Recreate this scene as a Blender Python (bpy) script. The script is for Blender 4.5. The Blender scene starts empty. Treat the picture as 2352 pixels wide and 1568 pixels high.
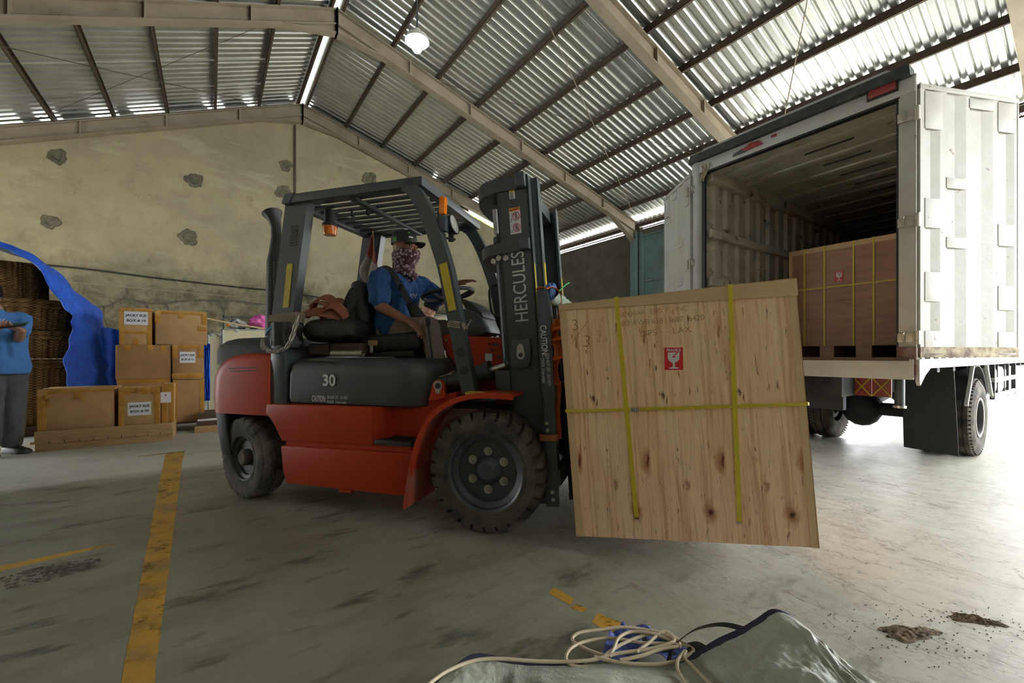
import bpy, bmesh, math, random
from math import sin, cos, pi, radians as R
from mathutils import Vector, Matrix, Euler, noise as nz_
random.seed(11)
COL = bpy.context.scene.collection
SC = bpy.context.scene
V = Vector

# ------------------------------------------------------------------ camera, sky, exposure
YAW = R(35.1)                      # camera heading, clockwise from the building's long axis (+Y)
CAM_H = 1.03
def W(xc, d, z=0.0):               # metres right of the camera axis / metres ahead of the camera -> building coordinates
    c, s = cos(YAW), sin(YAW)
    return V((xc * c + d * s, d * c - xc * s, z))

cam = bpy.data.cameras.new('camera'); camo = bpy.data.objects.new('camera', cam); COL.objects.link(camo)
camo.location = (0, 0, CAM_H); camo.rotation_euler = (pi / 2, 0, -YAW)
cam.sensor_width = 36; cam.lens = 15.0; cam.shift_y = 31 / 2352; cam.clip_start = .05; cam.clip_end = 300
SC.camera = camo

world = bpy.data.worlds.new('world'); SC.world = world; world.use_nodes = True
_n = world.node_tree.nodes; _n['Background'].inputs[0].default_value = (.96, .98, 1.0, 1); _n['Background'].inputs[1].default_value = 10.5
SC.view_settings.view_transform = 'Standard'; SC.view_settings.look = 'None'
SC.view_settings.gamma = 1; SC.view_settings.use_curve_mapping = False
SC.view_settings.exposure = 0.34
SC.cycles.max_bounces = 8; SC.cycles.diffuse_bounces = 5; SC.cycles.glossy_bounces = 4
SC.cycles.sample_clamp_indirect = 8.0; SC.cycles.caustics_reflective = False; SC.cycles.caustics_refractive = False

def area(name, loc, rot, sx, sy, watts, col=(1, 1, 1)):
    l = bpy.data.lights.new(name, 'AREA'); l.shape = 'RECTANGLE'; l.size = sx; l.size_y = sy; l.energy = watts; l.color = col
    o = bpy.data.objects.new(name, l); COL.objects.link(o); o.location = loc; o.rotation_euler = rot; return o
sun = bpy.data.lights.new('sun', 'SUN'); sun.energy = 9.0; sun.angle = R(3); sun.color = (1, .96, .88)
suno = bpy.data.objects.new('sun', sun); COL.objects.link(suno); suno.rotation_euler = V((.02, .38, -1)).to_track_quat('-Z', 'Y').to_euler()   # high sun on the yards either side of the shed
dl = area('door_daylight', (-6.2, 9.0, 1.3), (pi / 2, 0, -pi / 2), 2.9, 2.4, 40, (.90, .97, 1)); dl.data.spread = R(70)

# ------------------------------------------------------------------ materials
def _mix(nt, fac, a, b, mode='MIX'):
    m = nt.nodes.new('ShaderNodeMix'); m.data_type = 'RGBA'; m.blend_type = mode
    for sock, v in ((m.inputs[0], fac), (m.inputs[6], a), (m.inputs[7], b)):
        if hasattr(v, 'links'): nt.links.new(v, sock)
        else: sock.default_value = v
    return m.outputs[2]
def rgba(c): return (c[0], c[1], c[2], 1)
def srgb(r, g, b):
    f = lambda v: (v / 255 / 12.92) if v / 255 <= .04045 else ((v / 255 + .055) / 1.055) ** 2.4
    return (f(r), f(g), f(b))
def noise(nt, vec, scale, detail=4, rough=.6, dist=0):
    n = nt.nodes.new('ShaderNodeTexNoise'); n.inputs['Scale'].default_value = scale; n.inputs['Detail'].default_value = detail
    n.inputs['Roughness'].default_value = rough; n.inputs['Distortion'].default_value = dist
    nt.links.new(vec, n.inputs['Vector']); return n.outputs['Fac']
def ramp(nt, fac, a, b, ca=(0, 0, 0), cb=(1, 1, 1)):
    r = nt.nodes.new('ShaderNodeValToRGB'); r.color_ramp.elements[0].position = a; r.color_ramp.elements[1].position = b
    r.color_ramp.elements[0].color = rgba(ca); r.color_ramp.elements[1].color = rgba(cb); nt.links.new(fac, r.inputs[0]); return r.outputs[0]
def math_(nt, op, a, b=None, c=None):
    m = nt.nodes.new('ShaderNodeMath'); m.operation = op
    for s, v in zip(m.inputs, (a, b, c)):
        if v is None: continue
        if hasattr(v, 'links'): nt.links.new(v, s)
        else: s.default_value = v
    return m.outputs[0]
def coords(nt, scale=(1, 1, 1), rot=(0, 0, 0), kind='Object'):
    t = nt.nodes.new('ShaderNodeTexCoord'); mp = nt.nodes.new('ShaderNodeMapping')
    mp.inputs['Scale'].default_value = scale; mp.inputs['Rotation'].default_value = rot
    nt.links.new(t.outputs[kind], mp.inputs[0]); return mp.outputs[0]
def base(name, col, rough=.6, metal=0.0, spec=.5):
    m = bpy.data.materials.new(name); m.use_nodes = True; nt = m.node_tree; b = nt.nodes['Principled BSDF']
    b.inputs['Base Color'].default_value = rgba(col); b.inputs['Roughness'].default_value = rough; b.inputs['Metallic'].default_value = metal
    b.inputs['Specular IOR Level'].default_value = spec
    return m, nt, b
def bump(nt, b, h, strength=.3, dist=.01):
    n = nt.nodes.new('ShaderNodeBump'); n.inputs['Strength'].default_value = strength; n.inputs['Distance'].default_value = dist
    nt.links.new(h, n.inputs['Height']); nt.links.new(n.outputs[0], b.inputs['Normal'])
def mat(name, col, rough=.6, metal=0.0, col2=None, scale=6, lo=.4, hi=.7, stretch=(1, 1, 1), bmp=0, bscale=None, dirt=None, dscale=3, dlo=.55, dhi=.75, spec=.5):
    m, nt, b = base(name, col, rough, metal, spec)
    vec = coords(nt, stretch); out = None
    if col2:
        out = _mix(nt, ramp(nt, noise(nt, vec, scale, 5), lo, hi), rgba(col), rgba(col2))
    if dirt:
        out = _mix(nt, ramp(nt, noise(nt, vec, dscale, 8, .7), dlo, dhi), out if out else rgba(col), rgba(dirt))
    if out: nt.links.new(out, b.inputs['Base Color'])
    if bmp: bump(nt, b, noise(nt, vec, bscale or scale * 3, 6), bmp)
    return m
M = {}
M['red'] = mat('red_paint', (.47, .048, .012), .45, 0, (.40, .040, .010), 3, bmp=.05, bscale=60, dirt=(.22, .045, .02), dlo=.62, dhi=.85, spec=.25)
M['dust_red'] = mat('dusty_red_paint', (.34, .06, .035), .6, 0, (.40, .045, .02), 9, dirt=(.24, .13, .09), dlo=.5, dhi=.75)
M['grey'] = mat('dark_grey_paint', (.044, .056, .057), .42, 0, (.056, .066, .066), 4, dirt=(.085, .085, .075), dlo=.6, dhi=.85, bmp=.04, bscale=80)
M['steel_blue'] = mat('blue_grey_paint', (.046, .060, .068), .4, 0, (.06, .075, .08), 5, dirt=(.10, .10, .09), dlo=.62, dhi=.85)
M['black'] = mat('black_plastic', (.012, .013, .013), .55, 0, (.02, .02, .02), 8)
M['dirty_black'] = mat('dusty_black_vinyl', (.014, .014, .014), .6, 0, (.045, .043, .038), 9, lo=.5, hi=.8, stretch=(3, 3, .8), bmp=.2)
M['rubber'] = mat('dusty_rubber', (.036, .033, .026), .9, 0, (.15, .132, .098), 7, lo=.40, hi=.75, bmp=.3, bscale=40)
M['grey_dusty'] = mat('dusty_grey_paint', (.040, .050, .052), .68, 0, (.075, .08, .072), 3, lo=.4, hi=.75, spec=.3)
M['chrome'] = mat('chrome_steel', (.62, .60, .56), .25, .9)
M['zinc'] = mat('zinc_steel', (.48, .45, .38), .45, .6, (.34, .31, .25), 30)
M['yellow'] = mat('yellow_reflective', (.52, .40, .02), .55, 0, (.45, .34, .02), 12)
M['white_print'] = mat('white_print', (.62, .62, .58), .6)
M['black_print'] = mat('black_print', (.02, .02, .03), .6)
M['paper'] = mat('white_paper', (.70, .70, .72), .55)
M['orange_plastic'] = mat('orange_lens', (.88, .24, .01), .25, 0, (.75, .17, .01), 40)
M['lens'] = mat('lamp_glass', (.60, .60, .56), .15)
M['wood'] = mat('pale_sawn_wood', (.46, .29, .13), .75, 0, (.33, .19, .08), 7, stretch=(1.5, 12, 12), bmp=.15)
M['oldwood'] = mat('oily_brown_wood', (.075, .048, .032), .8, 0, (.11, .07, .045), 8, stretch=(2, 12, 12), bmp=.2)
M['skin'] = mat('brown_skin', (.28, .118, .06), .5, 0, (.235, .095, .048), 14, bmp=.05, bscale=90)
M['skin_pale'] = mat('light_brown_skin', (.42, .22, .14), .5, 0, (.36, .18, .11), 14)
M['hair'] = mat('black_hair', (.010, .008, .007), .85, bmp=.4, bscale=150, spec=.15)
M['blue_shirt'] = mat('blue_cotton', (.022, .082, .22), .9, 0, (.016, .062, .18), 9, bmp=.35, bscale=22)
M['sky_shirt'] = mat('bright_blue_cotton', (.06, .19, .46), .9, 0, (.05, .16, .40), 8, bmp=.35, bscale=18)
M['trouser'] = mat('brown_grey_cotton', (.27, .21, .16), .92, 0, (.23, .18, .135), 9, bmp=.35, bscale=24)
M['trouser_grey'] = mat('grey_cotton', (.085, .09, .092), .92, 0, (.06, .065, .07), 9, bmp=.35, bscale=24)

# ------------------------------------------------------------------ mesh collector
class MB:
    def __init__(s): s.bm = bmesh.new()
    def _face(s, vs):
        try: return s.bm.faces.new(vs)
        except ValueError: return None
    def box(s, c, size, rot=None, bev=0, seg=2):
        m = Matrix.Translation(V(c))
        if rot is not None: m = m @ (rot.to_4x4() if isinstance(rot, Matrix) else Euler(rot).to_matrix().to_4x4())
        g = bmesh.ops.create_cube(s.bm, size=1, matrix=m @ Matrix.Diagonal((size[0], size[1], size[2], 1)))
        if bev: 
            es = {e for v in g['verts'] for e in v.link_edges}
            bmesh.ops.bevel(s.bm, geom=list(es), offset=bev, segments=seg, affect='EDGES', profile=.6)
        return s
    def bb(s, lo, hi, bev=0, rot=None):
        return s.box([(a + b) / 2 for a, b in zip(lo, hi)], [abs(b - a) for a, b in zip(lo, hi)], rot, bev)
    def hexa(s, p):                 # 8 points: bottom loop then top loop
        v = [s.bm.verts.new(q) for q in p]
        for f in ((3, 2, 1, 0), (4, 5, 6, 7), (0, 1, 5, 4), (1, 2, 6, 5), (2, 3, 7, 6), (3, 0, 4, 7)): s._face([v[i] for i in f])
        return s
    def prism(s, pts, plane, a, b, bev=0):
        f = {'xz': lambda p, t: (p[0], t, p[1]), 'xy': lambda p, t: (p[0], p[1], t), 'yz': lambda p, t: (t, p[0], p[1])}[plane]
        A = [s.bm.verts.new(f(p, a)) for p in pts]; B = [s.bm.verts.new(f(p, b)) for p in pts]; n = len(pts); fs = []
        fs.append(s._face(A[::-1])); fs.append(s._face(B))
        for i in range(n): fs.append(s._face([A[i], A[(i + 1) % n], B[(i + 1) % n], B[i]]))
        if bev:
            es = {e for fa in fs if fa for e in fa.edges}
            bmesh.ops.bevel(s.bm, geom=list(es), offset=bev, segments=2, affect='EDGES', profile=.6)
        return s
    def loft(s, rings, cap=True, closed=False, wrap=True):
        L = [[s.bm.verts.new(p) for p in r] for r in rings]; n = len(L[0])
        for i in range(len(L) - (0 if closed else 1)):
            a, b = L[i], L[(i + 1) % len(L)]
            for j in range(n if wrap else n - 1): s._face([a[j], a[(j + 1) % n], b[(j + 1) % n], b[j]])
        if cap and not closed and wrap: s._face(L[0][::-1]); s._face(L[-1])
        return s
    def tube(s, path, r, n=8, closed=False, radii=None, cap=True):
        P = [V(p) for p in path]; m = len(P); rings = []
        t0 = (P[1] - P[0]).normalized(); up = V((0, 0, 1)) if abs(t0.z) < .9 else V((1, 0, 0)); nrm = t0.cross(up).normalized()
        for i in range(m):
            if closed: t = (P[(i + 1) % m] - P[i - 1])
            else: t = P[min(i + 1, m - 1)] - P[max(i - 1, 0)]
            t = t.normalized() if t.length > 1e-9 else V((0, 0, 1))
            nrm = (nrm - t * nrm.dot(t)); nrm = nrm.normalized() if nrm.length > 1e-6 else t.orthogonal().normalized()
            bn = t.cross(nrm); rr = radii[i] if radii else r
            rings.append([P[i] + (nrm * cos(2 * pi * k / n) + bn * sin(2 * pi * k / n)) * rr for k in range(n)])
        return s.loft(rings, cap, closed)
    def cyl(s, p0, p1, r0, r1=None, n=16): return s.tube([p0, p1], r0, n, radii=[r0, r0 if r1 is None else r1])
    def sweep(s, path, prof, side):   # rectangular bar: prof=(w_side, w_normal); side = fixed width direction
        P = [V(p) for p in path]; m = len(P); rings = []; sd = V(side).normalized()
        for i in range(m):
            t = (P[min(i + 1, m - 1)] - P[max(i - 1, 0)]).normalized(); nn = t.cross(sd).normalized()
            pw, pn = prof(i / (m - 1)) if callable(prof) else prof
            rings.append([P[i] + sd * a * pw / 2 + nn * b * pn / 2 for a, b in ((-1, -1), (1, -1), (1, 1), (-1, 1))])
        return s.loft(rings)
    def lathe(s, prof, n=32, mtx=None, a0=0, a1=2 * pi):   # prof (r, h), axis = local z
        full = abs(a1 - a0 - 2 * pi) < 1e-6; k = n if full else n + 1; mtx = mtx or Matrix()
        rings = [[mtx @ V((r * cos(a0 + (a1 - a0) * j / n), r * sin(a0 + (a1 - a0) * j / n), h)) for j in range(k)] for r, h in prof]
        return s.loft(rings, cap=False, wrap=full)
    def ball(s, c, r, n=16, rot=None):
        m = Matrix.Translation(V(c))
        if rot is not None: m = m @ Euler(rot).to_matrix().to_4x4()
        r = (r, r, r) if not hasattr(r, '__len__') else r
        bmesh.ops.create_uvsphere(s.bm, u_segments=n, v_segments=max(6, n // 2), radius=1, matrix=m @ Matrix.Diagonal((r[0], r[1], r[2], 1))); return s
    def grid(s, f, nu, nv, wrap_u=False):
        vs = [[s.bm.verts.new(f(i / nu, j / nv)) for j in range(nv + 1)] for i in range(nu if wrap_u else nu + 1)]
        for i in range(nu):
            a, b = vs[i], vs[(i + 1) % len(vs)]
            for j in range(nv): s._face([a[j], b[j], b[j + 1], a[j + 1]])
        return s
    def mesh(s, name, smooth=35, weld=True):
        bm = s.bm
        if weld: bmesh.ops.remove_doubles(bm, verts=bm.verts, dist=1e-5)
        bmesh.ops.recalc_face_normals(bm, faces=bm.faces)
        if smooth:
            lim = R(smooth)
            for f in bm.faces: f.smooth = True
            for e in bm.edges: e.smooth = (len(e.link_faces) == 2 and e.calc_face_angle(0) < lim)
        me = bpy.data.meshes.new(name); bm.to_mesh(me); bm.free(); return me
    def build(s, name, m, parent=None, smooth=35, solid=0, sub=0, label=None, kind=None, weld=True, off=0):
        o = bpy.data.objects.new(name, s.mesh(name, smooth, weld)); COL.objects.link(o)
        if m: o.data.materials.append(M[m] if isinstance(m, str) else m)
        if parent: o.parent = parent
        if solid: md = o.modifiers.new('solid', 'SOLIDIFY'); md.thickness = solid; md.offset = off
        if sub: md = o.modifiers.new('sub', 'SUBSURF'); md.levels = sub; md.render_levels = sub
        if label: o['label'] = label
        if kind: o['kind'] = kind
        return o
def tag(o, label=None, cat=None, group=None, kind=None):
    for k, v in (('label', label), ('category', cat), ('group', group), ('kind', kind)):
        if v: o[k] = v
    return o
def thing(name, label, cat, loc=(0, 0, 0), rz=0, group=None, rot=None):
    o = bpy.data.objects.new(name, None); COL.objects.link(o); o.location = loc; o.rotation_euler = rot or (0, 0, rz)
    o.empty_display_size = .1; return tag(o, label, cat, group)
def struct(name, label=None):
    o = bpy.data.objects.new(name, None); COL.objects.link(o); o['kind'] = 'structure'
    if label: o['label'] = label
    return o
def copy_part(o, parent, loc=None, rot=None):
    c = o.copy(); COL.objects.link(c); c.parent = parent
    if loc is not None: c.location = loc
    if rot is not None: c.rotation_euler = rot
    return c
def copy_tree(o, parent=None):
    c = o.copy(); COL.objects.link(c); c.parent = parent
    for ch in [x for x in o.children]: copy_tree(ch, c)
    return c
def text(s, size, m, parent, loc, rot=(pi / 2, 0, 0), name='lettering', bold=0, align='CENTER', sx=1, ext=.0006, shear=0, fit=None):
    cu = bpy.data.curves.new(name, 'FONT'); cu.body = s; cu.size = size; cu.align_x = align; cu.align_y = 'CENTER'; cu.extrude = ext; cu.offset = bold * size; cu.shear = shear
    cu.resolution_u = 4
    t = bpy.data.objects.new('t', cu); COL.objects.link(t)
    dg = bpy.context.evaluated_depsgraph_get(); me = bpy.data.meshes.new_from_object(t.evaluated_get(dg))
    bpy.data.objects.remove(t); bpy.data.curves.remove(cu)
    me.materials.clear(); me.materials.append(M[m]); me.name = name
    o = bpy.data.objects.new(name, me); COL.objects.link(o); o.parent = parent; o.location = loc; o.rotation_euler = rot
    if fit: xs = [v.co.x for v in me.vertices]; sx = fit / max(1e-6, max(xs) - min(xs))
    o.scale = (sx, 1, 1); return o
def spline(pts, n):                # Catmull-Rom through points, n samples per span
    P = [V(p) for p in pts]; P = [P[0] * 2 - P[1]] + P + [P[-1] * 2 - P[-2]]; out = []
    for i in range(1, len(P) - 2):
        a, b, c, d = P[i - 1], P[i], P[i + 1], P[i + 2]
        for k in range(n):
            t = k / n; out.append(.5 * ((2 * b) + (c - a) * t + (2 * a - 5 * b + 4 * c - d) * t * t + (3 * b - a - 3 * c + d) * t ** 3))
    out.append(P[-2]); return out
def evaluated(o, name, m):         # apply an object's modifiers, returning a plain object
    dg = bpy.context.evaluated_depsgraph_get(); me = bpy.data.meshes.new_from_object(o.evaluated_get(dg)); me.name = name
    old = o.data; par = o.parent; bpy.data.objects.remove(o); bpy.data.meshes.remove(old)
    me.materials.clear(); me.materials.append(M[m] if isinstance(m, str) else m)
    for p in me.polygons: p.use_smooth = True
    n = bpy.data.objects.new(name, me); COL.objects.link(n); n.parent = par; return n
class Flesh(MB):                   # tapered limbs fused into one continuous skin
    def limb(s, p0, p1, r0, r1, n=12):
        p0, p1 = V(p0), V(p1); bmesh.ops.create_uvsphere(s.bm, u_segments=n, v_segments=8, radius=r0, matrix=Matrix.Translation(p0))
        bmesh.ops.create_uvsphere(s.bm, u_segments=n, v_segments=8, radius=r1, matrix=Matrix.Translation(p1)); s.tube([p0, p1], r0, n, radii=[r0, r1]); return s
    def chain(s, pts, rs):
        for i in range(len(pts) - 1): s.limb(pts[i], pts[i + 1], rs[i], rs[i + 1])
        return s
    def fuse(s, name, m, parent=None, vox=.008, smooth=4, fac=.5, fold=0, fs=14, cut=None):
        o = s.build('f', None, parent, weld=False)
        md = o.modifiers.new('r', 'REMESH'); md.mode = 'VOXEL'; md.voxel_size = vox
        if smooth: md = o.modifiers.new('s', 'SMOOTH'); md.iterations = smooth; md.factor = fac
        o = evaluated(o, name, m)
        if fold or cut is not None:
            bm = bmesh.new(); bm.from_mesh(o.data); bm.normal_update()
            if fold:
                mv = []
                for v in bm.verts:
                    p = v.co; q = V((p.x * fs, p.y * fs, p.z * fs * .55)); w = V((nz_.noise(q * .5), nz_.noise(q * .5 + V((7, 3, 1))), nz_.noise(q * .5 + V((2, 9, 5))))) * 1.2
                    mv.append(v.normal * fold * ((1 - abs(nz_.noise(q + w)) * 2.6) * .8 + nz_.noise(q * 2.3) * .35))
                for v, d in zip(bm.verts, mv): v.co += d
            if cut is not None: bmesh.ops.bisect_plane(bm, geom=bm.verts[:] + bm.edges[:] + bm.faces[:], plane_co=(0, 0, cut), plane_no=(0, 0, -1), clear_outer=True)
            for f in bm.faces: f.smooth = True
            bm.to_mesh(o.data); bm.free()
        return o
def on_surface(o, origin, d, off=.003):      # where a ray meets a mesh (in its own frame), with a frame lying on it
    ok, p, n, i = o.ray_cast(V(origin), V(d).normalized())
    if not ok: return V(origin), Euler((pi / 2, 0, 0))
    x = V((0, 0, 1)).cross(n).normalized(); y = n.cross(x); return p + n * off, Matrix((x, y, n)).transposed().to_euler()
# ------------------------------------------------------------------ the building
RX, RZ, SL, SR = 1.90, 7.47, .42, .285        # ridge line, roof falls to the left / right
XL, XR, YB, YF = -6.3, 10.5, 12.25, -6.5
zl = lambda x: RZ - SL * (RX - x)
zr = lambda x: RZ - SR * (x - RX)

def floor_mat():
    m, nt, b = base('stained_concrete', (.3, .3, .27), .55, 0, .45)
    v = coords(nt); vs = coords(nt, (1, 2.6, 1), (0, 0, R(-28)))
    big = ramp(nt, noise(nt, v, .55, 4), .35, .65)
    sep = nt.nodes.new('ShaderNodeSeparateXYZ'); nt.links.new(v, sep.inputs[0]); wob = math_(nt, 'SUBTRACT', noise(nt, v, .9, 6, .65), .5)
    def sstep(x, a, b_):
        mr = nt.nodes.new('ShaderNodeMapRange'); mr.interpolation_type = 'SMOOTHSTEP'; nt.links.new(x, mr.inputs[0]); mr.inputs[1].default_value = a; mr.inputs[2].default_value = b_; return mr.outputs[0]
    # whitish truck-side concrete, daylight painted in as paler colour there and along the back; the forklift lane is stained with tyre rubber and oil
    lit_clean = math_(nt, 'MAXIMUM', sstep(math_(nt, 'MULTIPLY_ADD', wob, 2.2, math_(nt, 'MULTIPLY_ADD', sep.outputs['Y'], .22, sep.outputs['X'])), .9, 3.0), sstep(math_(nt, 'MULTIPLY_ADD', wob, .5, sep.outputs['Y']), 4.66, 4.98))
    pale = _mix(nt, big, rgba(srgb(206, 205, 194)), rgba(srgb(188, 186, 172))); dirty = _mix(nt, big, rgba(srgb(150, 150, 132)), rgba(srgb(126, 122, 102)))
    c = _mix(nt, lit_clean, dirty, pale); ncl = math_(nt, 'MULTIPLY_ADD', lit_clean, -.75, 1.0)
    c = _mix(nt, math_(nt, 'MULTIPLY', math_(nt, 'MULTIPLY', ramp(nt, noise(nt, vs, 1.5, 7, .68), .48, .70), .6), ncl), c, rgba(srgb(96, 92, 76)))
    c = _mix(nt, math_(nt, 'MULTIPLY', math_(nt, 'MULTIPLY', ramp(nt, noise(nt, vs, 2.4, 5, .62), .56, .68), .8), ncl), c, rgba(srgb(58, 58, 50)))
    c = _mix(nt, math_(nt, 'MULTIPLY', ramp(nt, noise(nt, v, 14, 8, .75), .45, .75), .28), c, rgba(srgb(118, 112, 92)))
    # branching mud strokes left by dragged loads
    def strokes(sc, rot, stretch, dist, w):
        wv = coords(nt, stretch, (0, 0, R(rot))); vo = nt.nodes.new('ShaderNodeTexVoronoi'); vo.feature = 'DISTANCE_TO_EDGE'; vo.inputs['Scale'].default_value = sc
        nz = nt.nodes.new('ShaderNodeTexNoise'); nz.inputs['Scale'].default_value = sc * .45; nz.inputs['Detail'].default_value = 4; nz.inputs['Roughness'].default_value = .62; nt.links.new(wv, nz.inputs['Vector'])
        add = nt.nodes.new('ShaderNodeVectorMath'); add.operation = 'MULTIPLY_ADD'; nt.links.new(nz.outputs['Color'], add.inputs[0]); add.inputs[1].default_value = (dist, dist, dist); nt.links.new(wv, add.inputs[2])
        nt.links.new(add.outputs[0], vo.inputs['Vector'])
        return math_(nt, 'MULTIPLY', ramp(nt, vo.outputs['Distance'], .0, w, (1, 1, 1), (0, 0, 0)), ramp(nt, noise(nt, wv, sc * .75, 3), .45, .60))
    line = math_(nt, 'MAXIMUM', strokes(3.6, 14, (1.9, .75, 1), 1.0, .032), math_(nt, 'MULTIPLY', strokes(8.5, 44, (1.6, .75, 1), .8, .06), .85))
    wv = coords(nt, (1.8, .75, 1), (0, 0, R(20)))
    right = math_(nt, 'MAXIMUM', math_(nt, 'SMOOTH_MIN', math_(nt, 'MULTIPLY_ADD', sep.outputs['X'], .5, -.2), 1.0, .1), .0)
    c = _mix(nt, math_(nt, 'MULTIPLY', math_(nt, 'MULTIPLY', line, right), .85), c, rgba(srgb(108, 94, 68)))
    blot = math_(nt, 'MULTIPLY', math_(nt, 'MULTIPLY', ramp(nt, noise(nt, wv, 2.4, 9, .76, 1.2), .54, .70), right), .6); c = _mix(nt, blot, c, rgba(srgb(140, 126, 98)))
    nt.links.new(c, b.inputs['Base Color'])
    rr = nt.nodes.new('ShaderNodeMapRange'); nt.links.new(noise(nt, vs, 2.0, 6), rr.inputs[0]); rr.inputs[3].default_value = .30; rr.inputs[4].default_value = .60
    nt.links.new(rr.outputs[0], b.inputs['Roughness'])
    h = math_(nt, 'ADD', math_(nt, 'MULTIPLY', noise(nt, v, 5, 8, .7), .6), math_(nt, 'MULTIPLY', line, -.06)); bump(nt, b, h, .22, .02)
    return m
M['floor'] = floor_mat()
def plaster_mat():
    m, nt, b = base('aged_plaster', (.4, .38, .26), .9, 0, .2)
    v = coords(nt)
    c = _mix(nt, ramp(nt, noise(nt, v, .7, 5), .35, .68), rgba(srgb(170, 160, 128)), rgba(srgb(146, 138, 112)))
    c = _mix(nt, math_(nt, 'MULTIPLY', ramp(nt, noise(nt, v, 3.2, 8, .75), .5, .72), .55), c, rgba(srgb(134, 124, 98)))
    c = _mix(nt, math_(nt, 'MULTIPLY', ramp(nt, noise(nt, coords(nt, (.6, 1, 2.2)), 1.1, 6, .7, .5), .58, .64), .45), c, rgba(srgb(178, 172, 142)))
    sep = nt.nodes.new('ShaderNodeSeparateXYZ'); nt.links.new(v, sep.inputs[0])
    nz = noise(nt, v, 1.2, 7, .7)
    hgt = math_(nt, 'ADD', sep.outputs['Z'], math_(nt, 'MULTIPLY_ADD', nz, 2.4, -1.2))
    low = ramp(nt, hgt, 0, 1); low.node.color_ramp.elements[0].position = 0
    mr = nt.nodes.new('ShaderNodeMapRange'); nt.links.new(hgt, mr.inputs[0]); mr.inputs[1].default_value = 2.3; mr.inputs[2].default_value = 3.3; mr.inputs[3].default_value = 1; mr.inputs[4].default_value = 0
    c = _mix(nt, math_(nt, 'MULTIPLY', mr.outputs[0], ramp(nt, noise(nt, v, 2.2, 8, .75), .22, .58)), c, rgba(srgb(92, 87, 68)))
    c = _mix(nt, math_(nt, 'MULTIPLY', math_(nt, 'MULTIPLY', mr.outputs[0], ramp(nt, noise(nt, v, 3.4, 9, .78, .6), .50, .64)), .75), c, rgba(srgb(66, 60, 44)))
    # damp drips under the gable beam and rusty blots
    rst = math_(nt, 'MULTIPLY', ramp(nt, noise(nt, v, 1.7, 7, .7), .63, .74), .6)
    c = _mix(nt, rst, c, rgba(srgb(96, 78, 46)))
    nt.links.new(c, b.inputs['Base Color']); bump(nt, b, noise(nt, v, 6, 10, .7), .35, .02); return m
M['plaster'] = plaster_mat()
M['mortar'] = mat('grey_mortar', srgb(112, 106, 86), .95, 0, srgb(82, 79, 66), 7, bmp=.6, bscale=20)
M['concrete'] = mat('bare_grey_render', srgb(92, 88, 74), .95, 0, srgb(74, 71, 60), 2.5, bmp=.3, bscale=12)
M['beam'] = mat('beige_painted_steel', srgb(150, 138, 118), .6, 0, srgb(132, 120, 100), 3, dirt=srgb(108, 92, 70), dlo=.62, dhi=.8)
M['rust'] = mat('rusty_purlin', (.085, .058, .036), .85, 0, (.055, .036, .024), 8, dirt=(.15, .085, .045), dlo=.6, dhi=.75)
M['sheet'] = mat('galvalume_sheet', (.58, .58, .54), .29, .8, (.46, .47, .44), 2.2, bmp=.04, bscale=30)
M['teal_panel'] = mat('teal_steel_panel', srgb(98, 120, 116), .55, 0, srgb(80, 100, 98), 3, dirt=srgb(96, 92, 76), dlo=.55, dhi=.75)
M['yard'] = mat('sunlit_concrete_yard', (.62, .61, .57), .9, 0, (.5, .49, .45), 1.2)
M['floor_paint'] = mat('worn_yellow_floor_paint', srgb(196, 150, 48), .7, 0, srgb(176, 136, 60), 5, dirt=srgb(140, 120, 78), dscale=5, dlo=.5, dhi=.72)

fl = MB(); fl.grid(lambda u, v: (XL + (XR - XL) * u, YF + (YB - YF) * v, 0), 24, 28)
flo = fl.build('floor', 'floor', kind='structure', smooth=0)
def _worn():
    nt = M['floor_paint'].node_tree; v = coords(nt); b = nt.nodes['Principled BSDF']; o = nt.nodes['Material Output']
    f = ramp(nt, noise(nt, v, 9, 9, .78), .52, .62); g = ramp(nt, noise(nt, v, 1.6, 4), .45, .6)
    tr = nt.nodes.new('ShaderNodeBsdfTransparent'); mx = nt.nodes.new('ShaderNodeMixShader'); nt.links.new(math_(nt, 'MULTIPLY', f, math_(nt, 'MULTIPLY_ADD', g, .6, .3)), mx.inputs[0])
    nt.links.new(b.outputs[0], mx.inputs[1]); nt.links.new(tr.outputs[0], mx.inputs[2]); nt.links.new(mx.outputs[0], o.inputs[0])
_worn()
def strip_poly(pts, name, zt=.0007):
    q = []
    for i, p in enumerate(pts):
        r = pts[(i + 1) % len(pts)]; L = math.hypot(r[0] - p[0], r[1] - p[1]); n = max(1, int(L / .03))
        for k in range(n): t = k / n; j = .0022; q.append((p[0] + (r[0] - p[0]) * t + random.uniform(-j, j), p[1] + (r[1] - p[1]) * t + random.uniform(-j, j)))
    mb = MB(); mb.prism(q, 'xy', .0002, zt); return mb.build(name, 'floor_paint', flo, smooth=0)
def ragged(x0, x1, y0, y1, n=26, j=.012, horiz=False):
    a, b = [], []
    for i in range(n + 1):
        t = i / n
        if horiz: a.append((x0 + (x1 - x0) * t, y0 + random.uniform(-j, j))); b.append((x0 + (x1 - x0) * t, y1 + random.uniform(-j, j)))
        else: a.append((x0 + random.uniform(-j, j), y0 + (y1 - y0) * t)); b.append((x1 + random.uniform(-j, j), y0 + (y1 - y0) * t))
    return a + b[::-1]
strip_poly([(-.385, 5.78), (-.395, 5.60), (-.235, 1.80), (-.13, .55), (-.045, .55), (-.150, 1.76), (-.180, 2.985), (-.236, 5.2), (-.24, 5.76)], 'painted_line')
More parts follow.
